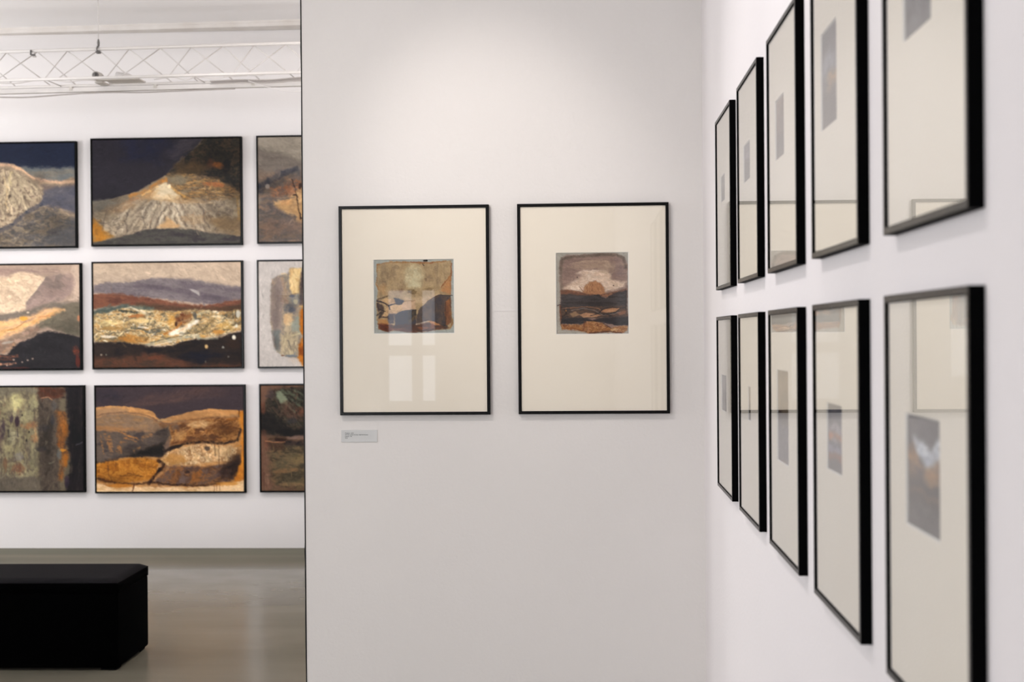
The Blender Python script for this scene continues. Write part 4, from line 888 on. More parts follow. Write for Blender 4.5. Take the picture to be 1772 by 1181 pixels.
    p.poly([(400, 925), (620, 900), (720, 920), (860, 880), (1040, 930), (1100, 960), (900, 985), (750, 1008), (600, 1008), (440, 985)], [(92, 52, 36), (60, 40, 36), (124, 74, 46)], 8, 9, fx=110, fy=14, alpha=.9)
    p.line([(700, 915), (800, 885), (850, 880)], 18, (196, 178, 156), 6, .8); p.poly([(840, 880), (920, 872), (1020, 930), (920, 925)], (178, 128, 84), 7, 6); p.line([(900, 870), (1000, 920), (1070, 940)], 16, (40, 38, 46), 5, .9)
    p.blob(890, 930, 26, 20, (140, 76, 40), .8); p.line([(1110, 780), (1130, 900), (1110, 960)], 14, (130, 90, 48), 5, .8)
    p.line([(800, 160), (826, 160)], 24, (22, 18, 18), 2, 1, 0); p.line([(778, 195), (800, 220)], 7, (40, 26, 20), 2, .9)
    p.strokes(b, 160, 60, 6, 90, 14, [(140, 120, 92), (188, 168, 130), (120, 100, 76)], .22)
    p.line([(193, 143), (193, 1022)], 14, (120, 124, 124), 6, .8, 1); p.line([(193, 144), (1154, 140)], 8, (120, 124, 124), 3, .7, 1)
    return p

def art_dome():
    p = Paint(210, 121, 1034, 1037, 250, 278, (160, 156, 146), 23); p.brush = .7; p.tone = .5
    b = p.poly([(252, 230), (275, 180), (340, 150), (550, 142), (750, 128), (900, 138), (990, 170), (1022, 260), (1018, 420), (1022, 560), (1014, 760), (1032, 880), (1020, 990), (960, 1032), (800, 1014), (700, 1018), (600, 1036), (520, 1010), (400, 990), (280, 990), (255, 900), (250, 760), (262, 560), (246, 400)], [(136, 114, 104), (148, 126, 114), (126, 106, 98)], 9, 8, 50, fx=160, fy=30)
    p.line([(262, 300), (280, 190), (420, 165), (560, 160), (750, 138), (900, 150), (980, 190), (1005, 300)], 30, (92, 82, 72), 12, .8, 8)
    p.line([(270, 300), (262, 420), (285, 540)], 30, (110, 100, 88), 12, .7)
    p.blob(640, 250, 270, 50, (164, 142, 122), .8, -3, .8); p.line([(380, 240), (620, 215), (860, 230)], 12, (182, 160, 138), 6, .7, 8, dry=.3)
    p.blob(900, 300, 80, 90, (124, 104, 100), .7, 0, .8); p.blob(360, 330, 80, 100, (126, 106, 98), .6, 0, .8)
    cl = p.poly([(295, 525), (340, 480), (430, 430), (500, 380), (440, 350), (540, 310), (620, 320), (700, 330), (790, 330), (850, 420), (900, 450), (1000, 450), (990, 500), (860, 548), (770, 560), (735, 480), (640, 440), (550, 480), (520, 560), (400, 545)], [(206, 184, 164), (192, 168, 148), (216, 198, 180)], 16, 14, 60, fx=80, fy=40)
    p.strokes(cl, 60, 90, 16, -40, 30, [(222, 206, 188), (186, 160, 142)], .35)
    p.blob(800, 300, 90, 60, (176, 156, 134), .6, 0, .8); p.blob(890, 480, 60, 26, (176, 156, 136), .6)
    dm = p.poly([(515, 575), (540, 490), (590, 455), (650, 442), (715, 465), (750, 510), (768, 575), (700, 612), (570, 605)], [(154, 112, 80), (168, 126, 92), (140, 98, 70)], 8, 6, fx=14, fy=60)
    for x in (530, 550, 575): p.line([(x + 18, 470), (x, 510), (x + 4, 555)], 5, (196, 164, 130), 2, .7)
    p.line([(470, 500), (520, 560)], 5, (104, 72, 52), 2, .8)
    p.poly([(262, 540), (330, 535), (420, 550), (560, 580), (700, 600), (800, 575), (920, 550), (1012, 530), (1012, 620), (262, 620)], [(122, 84, 62), (104, 74, 58), (144, 104, 78)], 8, 7, fx=60, fy=20)
    dk = p.poly([(262, 590), (380, 585), (480, 602), (620, 600), (700, 600), (770, 635), (850, 590), (930, 560), (1014, 550), (1014, 730), (640, 740), (262, 745)], [(58, 54, 55), (74, 68, 66), (50, 44, 44)], 7, 6, fx=160, fy=24)
    p.line([(300, 680), (600, 680), (900, 690)], 14, (44, 34, 32), 6, .7); p.line([(640, 600), (700, 600), (740, 640)], 9, (32, 28, 30), 3, .9); p.blob(420, 620, 120, 14, (96, 92, 90), .5)
    md = p.poly([(255, 730), (640, 728), (1014, 720), (1030, 850), (640, 860), (255, 870)], [(72, 60, 54), (96, 74, 58), (56, 50, 50)], 7, 6, fx=70, fy=20)
    p.poly([(715, 790), (760, 755), (850, 740), (935, 745), (900, 785), (800, 800)], [(176, 136, 104), (160, 118, 86)], 5, 5); p.poly([(470, 820), (540, 795), (620, 800), (730, 830), (620, 850), (520, 850)], [(172, 136, 106), (150, 112, 84)], 5, 5)
    p.poly([(360, 800), (430, 780), (480, 820), (400, 850)], (150, 122, 92), 6, 6, alpha=.8); p.poly([(900, 800), (1000, 770), (1000, 820), (930, 830)], (130, 92, 70), 6, 6)
    p.line([(280, 745), (440, 735), (560, 728), (660, 740), (720, 770)], 9, (168, 122, 88), 4, .85, 5); p.line([(380, 770), (520, 745), (640, 770), (740, 825), (860, 815), (940, 790)], 8, (130, 122, 116), 3, .8, 4)
    p.line([(700, 790), (740, 760), (850, 735), (940, 745), (880, 800), (740, 815)], 8, (36, 30, 32), 3, .85, 4); p.line([(600, 830), (700, 800), (830, 825)], 8, (40, 34, 34), 3, .8)
    p.line([(300, 760), (330, 800), (280, 840)], 16, (40, 26, 22), 5, .85); p.blob(320, 772, 12, 10, (150, 108, 56), .8)
    p.line([(222, 712), (260, 705), (275, 740)], 14, (50, 36, 34), 4, .9); p.line([(252, 720), (258, 820), (262, 920)], 16, (110, 62, 34), 6, .8)
    p.poly([(262, 862), (420, 850), (540, 858), (620, 880), (700, 860), (860, 850), (1032, 845), (1036, 940), (900, 945), (780, 915), (640, 890), (520, 920), (262, 918)], [(46, 44, 46), (56, 52, 56), (38, 34, 36)], 6, 6, fx=90, fy=16)
    bo = p.poly([(258, 925), (400, 930), (520, 925), (560, 895), (640, 890), (740, 915), (830, 975), (900, 950), (1018, 950), (1012, 1000), (955, 1032), (820, 1012), (700, 1020), (600, 1036), (530, 1012), (400, 985), (270, 985)], [(156, 110, 66), (128, 86, 52), (180, 138, 94), (116, 72, 42)], 6, 7, fx=60, fy=22)
    p.line([(270, 965), (400, 970), (520, 1000)], 9, (110, 64, 30), 3, .8); p.line([(600, 885), (720, 900), (830, 970)], 9, (60, 38, 28), 3, .85); p.line([(560, 900), (575, 1000)], 14, (176, 130, 100), 5, .7); p.line([(530, 900), (520, 990)], 16, (112, 64, 42), 6, .8)
    p.line([(590, 1025), (700, 1015), (830, 1005), (950, 1025)], 14, (64, 34, 24), 5, .9); p.blob(870, 990, 40, 14, (200, 176, 140), .8); p.line([(1010, 560), (1005, 760)], 16, (50, 36, 34), 6, .8)
    p.blob(800, 1036, 9, 8, (30, 24, 22), 1); p.blob(453, 397, 6, 6, (60, 44, 36), 1, 0); p.blob(862, 493, 6, 6, (60, 44, 36), 1)
    p.strokes(b, 90, 90, 6, 5, 12, [(150, 128, 112), (110, 92, 82)], .2)
    p.line([(210, 121), (210, 1037)], 14, (120, 120, 118), 6, .7, 1)
    return p

def art_sketch(row, i):
    """the ten little landscapes of the right wall; canvas units 0..100"""
    n = 90 if i < 2 else (120 if i < 4 else 170)
    top = row == 'top'
    base = {('top', 0): (96, 92, 90), ('top', 1): (104, 100, 106), ('top', 2): (112, 100, 96), ('top', 3): (100, 98, 102), ('top', 4): (86, 84, 88),
            ('bottom', 0): (104, 100, 98), ('bottom', 1): (110, 96, 76), ('bottom', 2): (118, 104, 88), ('bottom', 3): (104, 98, 100), ('bottom', 4): (98, 93, 92)}[(row, i)]
    p = Paint(0, 0, 100, 100, n, n, base, 40 + i + (10 if top else 0))
    def W(c, k): return tuple(min(255, v * k) for v in c)
    if (row, i) == ('bottom', 4):
        p.poly([(0, 0), (100, 0), (100, 20), (0, 22)], [(96, 92, 94), (112, 106, 106)], 6, 4, 20, fx=40, fy=10)
        p.poly([(15, 22), (40, 18), (70, 26), (100, 10), (100, 40), (70, 48), (40, 40), (20, 34)], [(156, 158, 164), (186, 188, 192), (128, 126, 130)], 5, 6, 20, fx=24, fy=14)
        p.poly([(0, 30), (20, 26), (34, 40), (50, 46), (70, 42), (100, 30), (100, 60), (0, 62)], [(136, 110, 84), (110, 96, 88), (160, 124, 80)], 4, 5, 20, fx=20, fy=10)
        p.blob(70, 52, 12, 8, (160, 122, 74), .6); p.blob(22, 44, 14, 7, (140, 112, 84), .6); p.blob(82, 62, 12, 5, (150, 116, 76), .6); p.blob(30, 52, 16, 6, (82, 76, 80), .8)
        p.poly([(0, 58), (40, 54), (70, 60), (100, 54), (100, 100), (0, 100)], [(70, 64, 64), (92, 82, 78), (60, 56, 60)], 4, 5, 20, fx=36, fy=8)
        p.line([(5, 68), (40, 64), (60, 70), (95, 66)], 4, (124, 98, 78), 2, .5, 3, 10); p.poly([(0, 76), (100, 78), (100, 100), (0, 100)], [(84, 80, 80), (100, 94, 92)], 4, 3, 20, fx=30, fy=10)
    elif (row, i) == ('bottom', 3):
        p.poly([(0, 0), (100, 0), (100, 26), (0, 24)], [(96, 94, 100), (120, 114, 116)], 6, 4, 20, fx=40, fy=10)
        p.poly([(0, 36), (40, 26), (100, 34), (100, 56), (0, 54)], [(156, 150, 152), (120, 112, 116)], 5, 5, 20, fx=24, fy=10)
        p.line([(0, 52), (40, 46), (100, 50)], 9, (168, 112, 76), 4, .85, 4, 14); p.poly([(0, 58), (100, 60), (100, 72), (0, 74)], [(96, 94, 108), (140, 136, 146)], 4, 4, 20, fx=20, fy=6)
        p.line([(0, 80), (60, 74), (100, 82)], 9, (146, 98, 72), 4, .8, 4, 14)
    elif (row, i) == ('bottom', 2):
        p.poly([(0, 0), (100, 0), (100, 55), (0, 50)], [(128, 114, 96), (140, 124, 104), (116, 104, 88)], 6, 4, 20, fx=40, fy=14)  # brown upper part has the glass's cream reflection put into its colour
        p.poly([(0, 44), (100, 46), (100, 60), (0, 58)], (76, 64, 54), 5, 4, 20); p.poly([(0, 58), (100, 60), (100, 100), (0, 100)], [(92, 88, 92), (112, 106, 108), (80, 76, 80)], 4, 4, 20, fx=24, fy=14)
    elif (row, i) == ('top', 3):
        p.poly([(0, 0), (100, 0), (100, 30), (0, 30)], [(104, 100, 104), (92, 90, 94)], 6, 4, 20, fx=40, fy=10)
        p.poly([(10, 30), (50, 24), (100, 34), (100, 46), (0, 44)], [(140, 142, 150), (118, 116, 122)], 6, 5, 20); p.blob(60, 56, 34, 10, (160, 130, 92), .8); p.poly([(0, 64), (100, 62), (100, 100), (0, 100)], [(84, 80, 82), (98, 94, 96)], 5, 4, 20)
    elif (row, i) == ('top', 2):
        p.poly([(0, 0), (100, 0), (100, 100), (0, 100)], [(128, 112, 106), (118, 106, 102)], 2, 0)
        p.blob(20, 8, 40, 20, (150, 138, 128), .8, 0, .6); p.poly([(0, 60), (100, 56), (100, 100), (0, 100)], [(98, 92, 92), (110, 104, 102)], 6, 5, 20)
    elif (row, i) == ('top', 4):
        p.poly([(0, 50), (100, 44), (100, 100), (0, 100)], [(78, 78, 84), (98, 98, 102), (66, 66, 72)], 6, 6, 20, fx=24, fy=16)
    else:
        p.poly([(0, 0), (100, 0), (100, 40), (0, 44)], [W(base, 1.05), W(base, 1.2)], 6, 5, 20, fx=40, fy=14); p.blob(50, 34, 26, 9, W(base, 1.4), .7)
        p.poly([(0, 52), (50, 46), (100, 56), (100, 100), (0, 100)], [W(base, .78), W(base, .95)], 6, 5, 20, fx=30, fy=12)
    mean = p.C.mean(axis=(0, 1)); p.C = np.clip(mean + (p.C - mean) * 1.45, 20, 235)
    p.tone = 1.3; p.brush = .5
    return p


# ------------------------------------------------------------------ framed things
def ring(bm, w, h, iw, ih, y0, y1, ch=0.0008, mi=0):
    """mitred rectangular moulding from y0 (front) to y1 (back)"""
    prof = [(0, y1), (0, y0 + ch), (ch, y0), (1 - 1e-9, y0), (1, y0 + ch), (1, y1)]
    loops = []
    for t, y in prof:
        if t == ch: a, b = w / 2 - ch, h / 2 - ch
        elif t == 0: a, b = w / 2, h / 2
        elif t == 1: a, b = iw / 2, ih / 2
        else: a, b = iw / 2 + ch, ih / 2 + ch
        loops.append([bm.verts.new((sx * a, y, sz * b)) for sx, sz in ((-1, -1), (1, -1), (1, 1), (-1, 1))])
    n = len(loops)
    for i in range(n):
        A, B = loops[i], loops[(i + 1) % n]
        for k in range(4):
            f = bm.faces.new((A[k], A[(k + 1) % 4], B[(k + 1) % 4], B[k])); f.material_index = 1 if i == 2 else 0

def mat_board(parent, w, h, ox0, ox1, oz0, oz1, y, t=0.0022):
    """card with a bevelled window opening (white core on the bevel)"""
    bm = bmesh.new()
    o = [bm.verts.new((x, y, z)) for x, z in ((-w / 2, -h / 2), (w / 2, -h / 2), (w / 2, h / 2), (-w / 2, h / 2))]
    e = t * 0.8
    i1 = [bm.verts.new((x, y, z)) for x, z in ((ox0 - e, oz0 - e), (ox1 + e, oz0 - e), (ox1 + e, oz1 + e), (ox0 - e, oz1 + e))]
    i2 = [bm.verts.new((x, y + t, z)) for x, z in ((ox0, oz0), (ox1, oz0), (ox1, oz1), (ox0, oz1))]
    ob = [bm.verts.new((x, y + t, z)) for x, z in ((-w / 2, -h / 2), (w / 2, -h / 2), (w / 2, h / 2), (-w / 2, h / 2))]
    for k in range(4):
        k2 = (k + 1) % 4
        bm.faces.new((o[k], o[k2], i1[k2], i1[k]))
        f = bm.faces.new((i1[k], i1[k2], i2[k2], i2[k])); f.material_index = 1
        bm.faces.new((i2[k], i2[k2], ob[k2], ob[k])); bm.faces.new((ob[k], ob[k2], o[k2], o[k]))
    return obj('mat_board', bm, [M['mat'], M['mat_core']], parent)

def framed(label, group, loc, rz, w, h, t, op, art, face=0.0100, name='framed_picture', gain=1.0):
    """glazed picture: black frame, glass, mat board and the artwork behind its opening (op = x0,x1,z0,z1)"""
    th = thing(name, label, 'picture', loc, rz, group)
    iw, ih = w - 2 * face, h - 2 * face
    bm = bmesh.new(); ring(bm, w, h, iw, ih, -t, 0.0); obj('frame', bm, [M['black'], M['black_face']], th)
    bm = bmesh.new(); bx(bm, (0, -0.003, 0), (iw - 0.0006, 0.004, ih - 0.0006)); obj('backing_board', bm, M['card'], th)
    mat_board(th, iw - 0.0006, ih - 0.0006, *op, -t + 0.0052)
    bm = bmesh.new(); bx(bm, (0, -t + 0.0032, 0), (iw - 0.0004, 0.0018, ih - 0.0004)); obj('glass_pane', bm, M['glass'], th)
    x0, x1, z0, z1 = op; e = 0.0012
    a = painted('artwork', art, x1 - x0 + 2 * e, z1 - z0 + 2 * e, M['mixed'], th, 0.0, gain)
    a.location = ((x0 + x1) / 2, -t + 0.0080, (z0 + z1) / 2)
    return th

FT = 0.0200
framed('black framed picture of dark brown cliffs, directly above the small label card', 'black framed pictures on the front wall',
       (-0.5667, YP, EYE + 0.0858), 0, 0.5102, 0.7100, FT, (-0.1361, 0.1342, -0.0775, 0.1708), art_cliff(), gain=1.0)
framed('black framed picture of a brown dome against pale cloud, on the front wall', 'black framed pictures on the front wall',
       (0.0388, YP, EYE + 0.0863), 0, 0.5087, 0.7095, FT, (-0.1235, 0.1174, -0.0849, 0.1872), art_dome())

Y1, PP, WW = 4.16758, 0.57527, 0.40599
ROWS = {'top': (0.61575, 0.1252), 'bottom': (0.047, -0.44551)}
OPS = {  # opening of each mat: x0, x1, z0, z1
    ('top', 0): (-0.099, 0.016, 0.002, 0.073), ('top', 1): (-0.103, 0.028, -0.003, 0.085), ('top', 2): (-0.106, 0.015, -0.018, 0.100),
    ('top', 3): (-0.128, 0.013, -0.037, 0.119), ('top', 4): (-0.103, 0.033, -0.013, 0.110),
    ('bottom', 0): (-0.118, 0.021, -0.020, 0.080), ('bottom', 1): (-0.043, 0.008, -0.010, 0.070), ('bottom', 2): (-0.110, 0.048, -0.060, 0.123),
    ('bottom', 3): (-0.094, 0.038, -0.022, 0.084), ('bottom', 4): (-0.104, 0.060, -0.036, 0.098)}
ordn = ['farthest', 'second farthest', 'middle', 'second nearest', 'nearest']
DESC = {
    ('top', 0): 'black framed picture on the right wall, top row, closest to the corner',
    ('top', 1): 'black framed picture on the right wall, top row, second from the corner',
    ('top', 2): 'black framed picture with arched grey-pink sketch, middle of the right wall top row',
    ('top', 3): 'black framed picture with tall grey and ochre sketch, fourth from the corner, top row',
    ('top', 4): 'biggest looking black framed picture of the top row, its sketch cut by the photo edge',
    ('bottom', 0): 'black framed picture on the right wall, bottom row, closest to the corner',
    ('bottom', 1): 'black framed picture with very narrow strip sketch, second from the corner, bottom row',
    ('bottom', 2): 'black framed picture with tall brown and grey sketch, middle of the bottom row',
    ('bottom', 3): 'black framed picture with small orange-streaked grey sketch, fourth from the corner, bottom row',
    ('bottom', 4): 'blurred black framed picture of a mountain under white cloud, nearest in the bottom row'}
for row in ('top', 'bottom'):
    zt, zb = ROWS[row]
    for i in range(5):
        framed(DESC[(row, i)], 'black framed pictures on the right wall', (XW, Y1 - i * PP - WW / 2, EYE + (zt + zb) / 2), -math.pi / 2,
               WW, zt - zb, XW - 0.39244, OPS[(row, i)], art_sketch(row, i), gain=0.95)

def canvas(label, xc, zt, zb, w, art):
    th = thing('framed_painting', label, 'painting', (xc, YFAR, EYE + (zt + zb) / 2), 0, 'large landscape paintings on the far wall')
    h = zt - zb; t = 0.036
    bm = bmesh.new(); ring(bm, w, h, w - 0.018, h - 0.018, -t, 0.0, 0.001); obj('frame', bm, [M['black'], M['black_face']], th)
    cw, chh = w - 0.026, h - 0.026
    painted('canvas', art, cw, chh, M['oil'], th, 0.002, 0.98, -t + 0.004)
    bm = bmesh.new(); bx(bm, (0, -0.0165, 0), (w - 0.020, 0.030, h - 0.020)); obj('stretcher', bm, M['black'], th)
    return th

CW = 1.085
canvas('framed painting of a pale rock hill under a navy sky, top left', -3.583 - CW / 2, 1.403, 0.644, CW, art_tl())
canvas('framed painting of a sunlit mountain slope under near-black sky, middle of top row', (-3.480 - 2.3947) / 2, 1.4194, 0.6514, CW, art_tm())
canvas('framed painting of dark ridge and cream rock under grey sky, top row right', -2.289 + CW / 2, 1.4215, 0.658, CW, art_tr())
canvas('framed painting of cream cloud, orange light and black hill, middle row left', -3.556 - CW / 2, 0.536, -0.228, CW, art_ml())
canvas('framed painting of a grey hill above cream and ochre rocks, centre of the nine', (-3.480 - 2.3947) / 2, 0.5428, -0.2237, CW, art_mm())
canvas('framed painting of a ragged cream and orange shape on light grey, middle row right', -2.292 + CW / 2, 0.544, -0.224, CW, art_mr())
canvas('framed abstract painting of vertical olive, brown and orange bands, bottom row left', -3.541 - CW / 2, -0.335, -1.099, CW, art_bl())
canvas('framed painting of ochre hills with a black crack and cream lower edge', (-3.468 - 2.386) / 2, -0.3366, -1.1058, CW * 0.998, art_bm())
canvas('framed painting of dark brown and green slanting strokes, bottom row right', -2.284 + CW / 2, -0.334, -1.102, CW, art_br())

# ------------------------------------------------------------------ label card
lb = thing('label_card', 'small grey printed label card on the front wall below the left black frame', 'label', (-0.7595, YP, EYE - 0.3406))
bm = bmesh.new(); bx(bm, (0, -0.0012, 0), (0.1230, 0.0024, 0.0412))
bmesh.ops.bevel(bm, geom=bm.edges[:], offset=0.0004, segments=1, affect='EDGES'); obj('card', bm, M['card'], lb)
for i, s in enumerate(['Pejzaz, cykl', 'Akryle, tusze na pap. pigmentowany', 'papier 70', '2021']):
    cu = bpy.data.curves.new('printed_line', 'FONT'); cu.body = s; cu.size = 0.0046; cu.offset = 0.00006
    tmp = bpy.data.objects.new('tmp', cu); C.objects.link(tmp)
    bpy.context.view_layer.update()
    me = bpy.data.meshes.new_from_object(tmp.evaluated_get(bpy.context.evaluated_depsgraph_get()))
    C.objects.unlink(tmp); bpy.data.objects.remove(tmp)
    W = max(v.co.x for v in me.vertices); target = (0.029, 0.079, 0.0232, 0.0092)[i]
    me.materials.clear(); me.materials.append(M['ink'])
    o = bpy.data.objects.new('printed_line', me); C.objects.link(o); o.parent = lb
    o.rotation_euler = (math.pi / 2, 0, 0); o.scale = (target / W, 1, 1)
    o.location = (-0.0490, -0.0026, 0.0085 - i * 0.0056)

# ------------------------------------------------------------------ bench
bn = thing('bench', 'long black upholstered box bench standing on the grey floor', 'bench', (-2.86, 6.50, 0), math.radians(1.0))
def rounded(bm, c, s, r, seg=4):
    vs = bx(bm, c, s)
    es = list({e for v in vs for e in v.link_edges})
    bmesh.ops.bevel(bm, geom=es, offset=r, segments=seg, profile=0.5, affect='EDGES')
BL, BD = 1.52, 0.475
bm = bmesh.new(); rounded(bm, (0, 0, 0.1835), (BL, BD, 0.345), 0.012, 3); obj('body', bm, M['bench'], bn, True)
bm = bmesh.new()
nx_, ny_ = 46, 16
bt = []
for side in (0,):
    g = [[None] * (ny_ + 1) for _ in range(nx_ + 1)]
    for i in range(nx_ + 1):
        for j in range(ny_ + 1):
            u = i / nx_ * 2 - 1; v = j / ny_ * 2 - 1
            x = u * BL / 2; y = v * BD / 2
            ex = max(0, abs(x) - (BL / 2 - 0.02)) / 0.02; ey = max(0, abs(y) - (BD / 2 - 0.02)) / 0.02
            e = min(1, math.hypot(ex, ey))
            z = 0.411 - 0.016 * (1 - math.sqrt(max(0, 1 - e * e))) + 0.003 * (1 - u * u) * (1 - v * v)
            g[i][j] = bm.verts.new((x, y, z))
    for i in range(nx_):
        for j in range(ny_):
            bm.faces.new((g[i][j], g[i + 1][j], g[i + 1][j + 1], g[i][j + 1]))
    rim = [g[i][0] for i in range(nx_ + 1)] + [g[nx_][j] for j in range(1, ny_ + 1)] + [g[i][ny_] for i in range(nx_ - 1, -1, -1)] + [g[0][j] for j in range(ny_ - 1, 0, -1)]
    low = [bm.verts.new((v.co.x, v.co.y, 0.352)) for v in rim]
    for k in range(len(rim)):
        bm.faces.new((rim[k], low[k], low[(k + 1) % len(rim)], rim[(k + 1) % len(rim)]))
    bm.faces.new(low)
for f in bm.faces:
    f.normal_update()
    if abs(f.normal.z) < 0.6: f.material_index = 1
o = obj('seat_pad', bm, [M['bench_top'], M['bench']], bn, True); o['label'] = 'charcoal padded top'
for sx in (-1, 1):
    for sy in (-1, 1):
        bm = bmesh.new(); bx(bm, (sx * (BL / 2 - 0.05), sy * (BD / 2 - 0.05), 0.006), (0.07, 0.07, 0.012)); obj('foot', bm, M['feet'], bn)

# ------------------------------------------------------------------ lighting truss
TA = Vector((-3.6917, 8.8666, EYE + 1.8297)); TB = Vector((-1.7382, 8.7603, EYE + 1.8297))
td = (TB - TA).normalized(); tn = Vector((td.y, -td.x, 0))   # tn points to the viewer
tr = thing('lighting_truss', 'white triangular lattice truss hanging near the ceiling before the far wall', 'truss', TA)
def tl(s, off, dz): return (td.x * s + tn.x * off, td.y * s + tn.y * off, dz)
S0, S1, TH, TW = -1.9, 3.6, -0.206, 0.126
for off, dz, r in ((0, 0, 0.0105), (TW, TH, 0.0095), (-TW, TH, 0.0095)):
    bm = bmesh.new(); tube(bm, [tl(S0, off, dz), tl(S1, off, dz)], r, 12); obj('chord', bm, M['truss'], tr, True)
def rod(s0, s1, off, r=0.0034):
    bm = bmesh.new(); tube(bm, [tl(s0, 0, -0.006), tl(s1, off, TH + 0.006)], r, 8); obj('brace', bm, M['rod'] if off > 0 else M['truss'], tr, True)
k = 0
s = 0.447 - 4 * 0.404
while s < S1 - 0.25:
    # node A (every 0.404 m) and node B half way
    rod(s, s - 0.095, TW); rod(s, s + 0.235, -TW)
    rod(s + 0.205, s - 0.005, TW); rod(s + 0.205, s + 0.405, -TW)
    s += 0.404
for q in (-1.5, -0.6, 0.35, 1.3, 2.3, 3.3):
    bm = bmesh.new(); tube(bm, [tl(q, TW, TH), tl(q, -TW, TH)], 0.0034, 8); obj('spacer', bm, M['rod'], tr, True)

def on(s, off, dz): return TA + Vector(tl(s, off, dz))
# steel wire from the ceiling with its hook clamp
p = on(0.651, 0, 0)
sw = thing('suspension_wire', 'thin grey steel wire holding the truss, with a hook clamp at its foot', 'wire', p)
bm = bmesh.new(); tube(bm, [(0, 0, 0.045), (0, 0, H - p.z)], 0.0026, 8); obj('wire', bm, M['rod'], sw, True)
bm = bmesh.new(); tube(bm, [(0, 0, 0.062), (0, 0, 0.04), (0, 0, 0.018)], [0.004, 0.009, 0.007], 10)
tube(bm, [(-0.004, -0.018 * math.cos(a), -0.002 + 0.018 * math.sin(a)) for a in np.linspace(0, 2 * math.pi, 17)], 0.0045, 8)
bx(bm, (0, -0.003, -0.022), (0.024, 0.03, 0.012)); obj('hook_clamp', bm, M['dark_metal'], sw, True)
# small clamp on the top chord at the left
p = on(0.218, 0.012, -0.012)
cl = thing('pipe_clamp', 'small dark clamp under the top truss tube, left of the hanging wire', 'clamp', p)
bm = bmesh.new(); tube(bm, [(-0.008, 0, 0.016), (-0.008, 0, -0.016)], 0.006, 8); bx(bm, (0.010, -0.002, -0.016), (0.022, 0.014, 0.012)); obj('bracket', bm, M['dark_metal'], cl)
bm = bmesh.new(); tube(bm, [(0.006, 0, -0.026), (0.026, 0, -0.026)], 0.0055, 10); obj('bolt', bm, M['rod'], cl)

# light track along the rear lower chord, with lamp fixtures and cables
pt = on(0, -TW, TH - 0.028)
tk = thing('light_track', 'long white power track fixed under the rear lower truss tube', 'track', pt)
bm = bmesh.new()
ang = math.atan2(td.y, td.x)
RZ = Matrix.Rotation(ang, 3, 'Z')
mid = (S0 + S1) / 2
bx(bm, (td.x * mid, td.y * mid, 0), (S1 - S0 - 0.1, 0.034, 0.026), RZ); obj('rail', bm, M['truss'], tk)
for q in (-1.4, -0.35, 0.42, 0.98, 1.62, 2.5, 3.3):
    bm = bmesh.new(); bx(bm, (td.x * q, td.y * q, 0.0075), (0.02, 0.044, 0.022), RZ); obj('clip', bm, M['fixture'], tk)

# round spotlight lying on the truss: drum housing with a lens
ps = on(0.645, -0.01, TH)
sp = thing('spotlight', 'round beige drum spotlight sitting on the truss below the wire', 'spotlight', ps, ang)
bm = bmesh.new(); tube(bm, [(-0.002, 0.05, 0.038), (0, 0.02, 0.036), (0, -0.045, 0.034)], [0.019, 0.026, 0.026], 20); obj('housing', bm, M['fixture'], sp, True)
bm = bmesh.new(); tube(bm, [(0, -0.046, 0.034), (0, -0.052, 0.034)], [0.021, 0.019], 20); tube(bm, [(0, -0.053, 0.034), (0, -0.058, 0.034)], 0.009, 12); obj('lens', bm, M['dark_metal'], sp, True)
bm = bmesh.new(); bx(bm, (0.028, -0.01, 0.010), (0.075, 0.05, 0.012)); bx(bm, (0, 0.06, 0.0), (0.05, 0.12, 0.012)); obj('bracket', bm, M['fixture'], sp)
# second lamp: a low box-shaped floodlight with sloping lid
ps = on(0.83, 0.0, TH)
fl = thing('floodlight', 'beige wedge-shaped floodlight on the truss, right of the round spotlight', 'floodlight', ps, ang)
bm = bmesh.new()
v = [bm.verts.new(c) for c in ((-0.055, -0.06, 0.004), (0.055, -0.06, 0.004), (0.055, 0.05, 0.004), (-0.055, 0.05, 0.004),
                               (-0.047, -0.055, 0.050), (0.040, -0.055, 0.036), (0.040, 0.045, 0.036), (-0.047, 0.045, 0.050))]
for f in ((0, 1, 2, 3), (4, 5, 6, 7), (0, 1, 5, 4), (1, 2, 6, 5), (2, 3, 7, 6), (3, 0, 4, 7)): bm.faces.new([v[i] for i in f])
bmesh.ops.bevel(bm, geom=bm.edges[:], offset=0.004, segments=2, affect='EDGES'); obj('housing', bm, M['truss'], fl, True)
bm = bmesh.new(); bx(bm, (-0.004, -0.005, 0.0), (0.22, 0.13, 0.009)); obj('mounting_plate', bm, M['fixture'], fl)

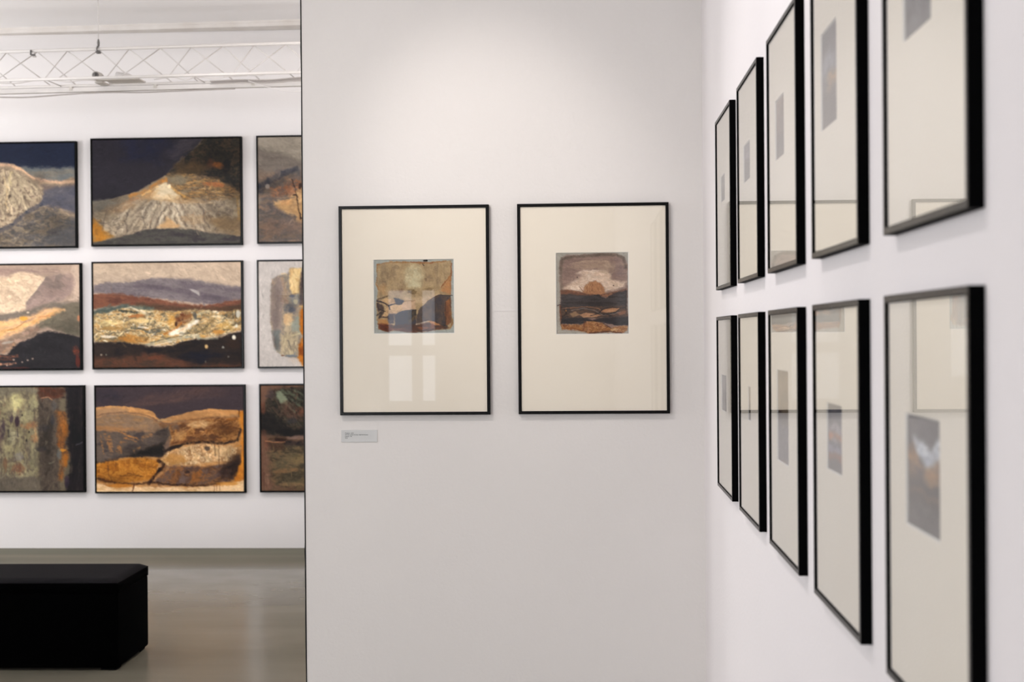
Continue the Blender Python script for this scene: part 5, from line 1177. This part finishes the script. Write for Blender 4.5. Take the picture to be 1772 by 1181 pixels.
# cables
def cable(label, pts, r, m, cat='cable', grp='cables on the truss'):
    bm = bmesh.new()
    P = [Vector(p) for p in pts]; out = []
    for i in range(len(P) - 1):
        a0 = P[max(i - 1, 0)]; a1 = P[i]; a2 = P[i + 1]; a3 = P[min(i + 2, len(P) - 1)]
        for t in np.linspace(0, 1, 7)[:-1]:
            t = float(t)
            out.append(0.5 * ((2 * a1) + (a2 - a0) * t + (2 * a0 - 5 * a1 + 4 * a2 - a3) * t * t + (3 * a1 - a0 - 3 * a2 + a3) * t ** 3))
    out.append(P[-1]); tube(bm, out, r, 8)
    return tag(obj('cable', bm, m, None, True), label, cat, grp)
z0 = TH - 0.051
cable('grey cable sagging under the left end of the light track', [on(s, -TW + 0.012, z0 + dz) for s, dz in ((-1.2, -.004), (-0.5, 0), (-0.1, -0.010), (0.12, -0.016), (0.36, -0.006), (0.52, 0.0), (0.7, 0.001), (0.9, -0.004), (1.2, 0), (1.5, 0.004))], 0.0045, M['cable'])
cable('white cable lying on the lower truss tube at the left', [on(s, 0.03, TH + dz) for s, dz in ((-0.9, 0.0), (-0.3, 0.0), (-0.05, 0.004), (0.12, -0.002), (0.25, 0.014), (0.38, 0.010), (0.46, -0.002), (0.54, 0.006), (0.64, 0.004))], 0.004, M['white_cable'])
cable('tangled grey cable lying on the truss between the floodlight and the front wall', [on(s, 0.02, TH + dz) for s, dz in ((1.02, 0.0), (1.14, 0.012), (1.22, -0.008), (1.30, 0.008), (1.42, -0.004), (1.5, 0.006), (1.62, 0.01))], 0.0038, M['white_cable'])
for j, (oz, oo, rr_) in enumerate(((0, 0, 0.006), (-0.009, 0.01, 0.005), (0.006, 0.014, 0.004))):
    cable(('thick taupe cable of the bundle beside the front wall', 'lowest taupe cable of the bundle beside the front wall', 'thin upper taupe cable of the bundle beside the front wall')[j],
          [on(s, -0.06 + oo, TH - 0.014 + oz + dz) for s, dz in ((1.36, 0), (1.55, 0.003), (1.75, -0.002), (1.95, 0.008), (2.15, 0.001), (2.5, 0.0), (3.0, 0.004))], rr_, M['cable'])
cable('thin white cable hanging in a loop below the track beside the front wall', [on(s, 0.0, TH + dz) for s, dz in ((1.62, -0.02), (1.72, -0.055), (1.85, -0.088), (1.98, -0.096), (2.12, -0.075), (2.22, -0.04))], 0.0022, M['white_cable'])
cable('white cable looping up over the lower truss tube beside the front wall', [on(s, 0.05, TH + dz) for s, dz in ((1.48, 0.002), (1.58, 0.014), (1.70, 0.0), (1.80, 0.018), (1.93, 0.024), (2.03, 0.0), (2.12, 0.026), (2.3, 0.01))], 0.003, M['white_cable'])
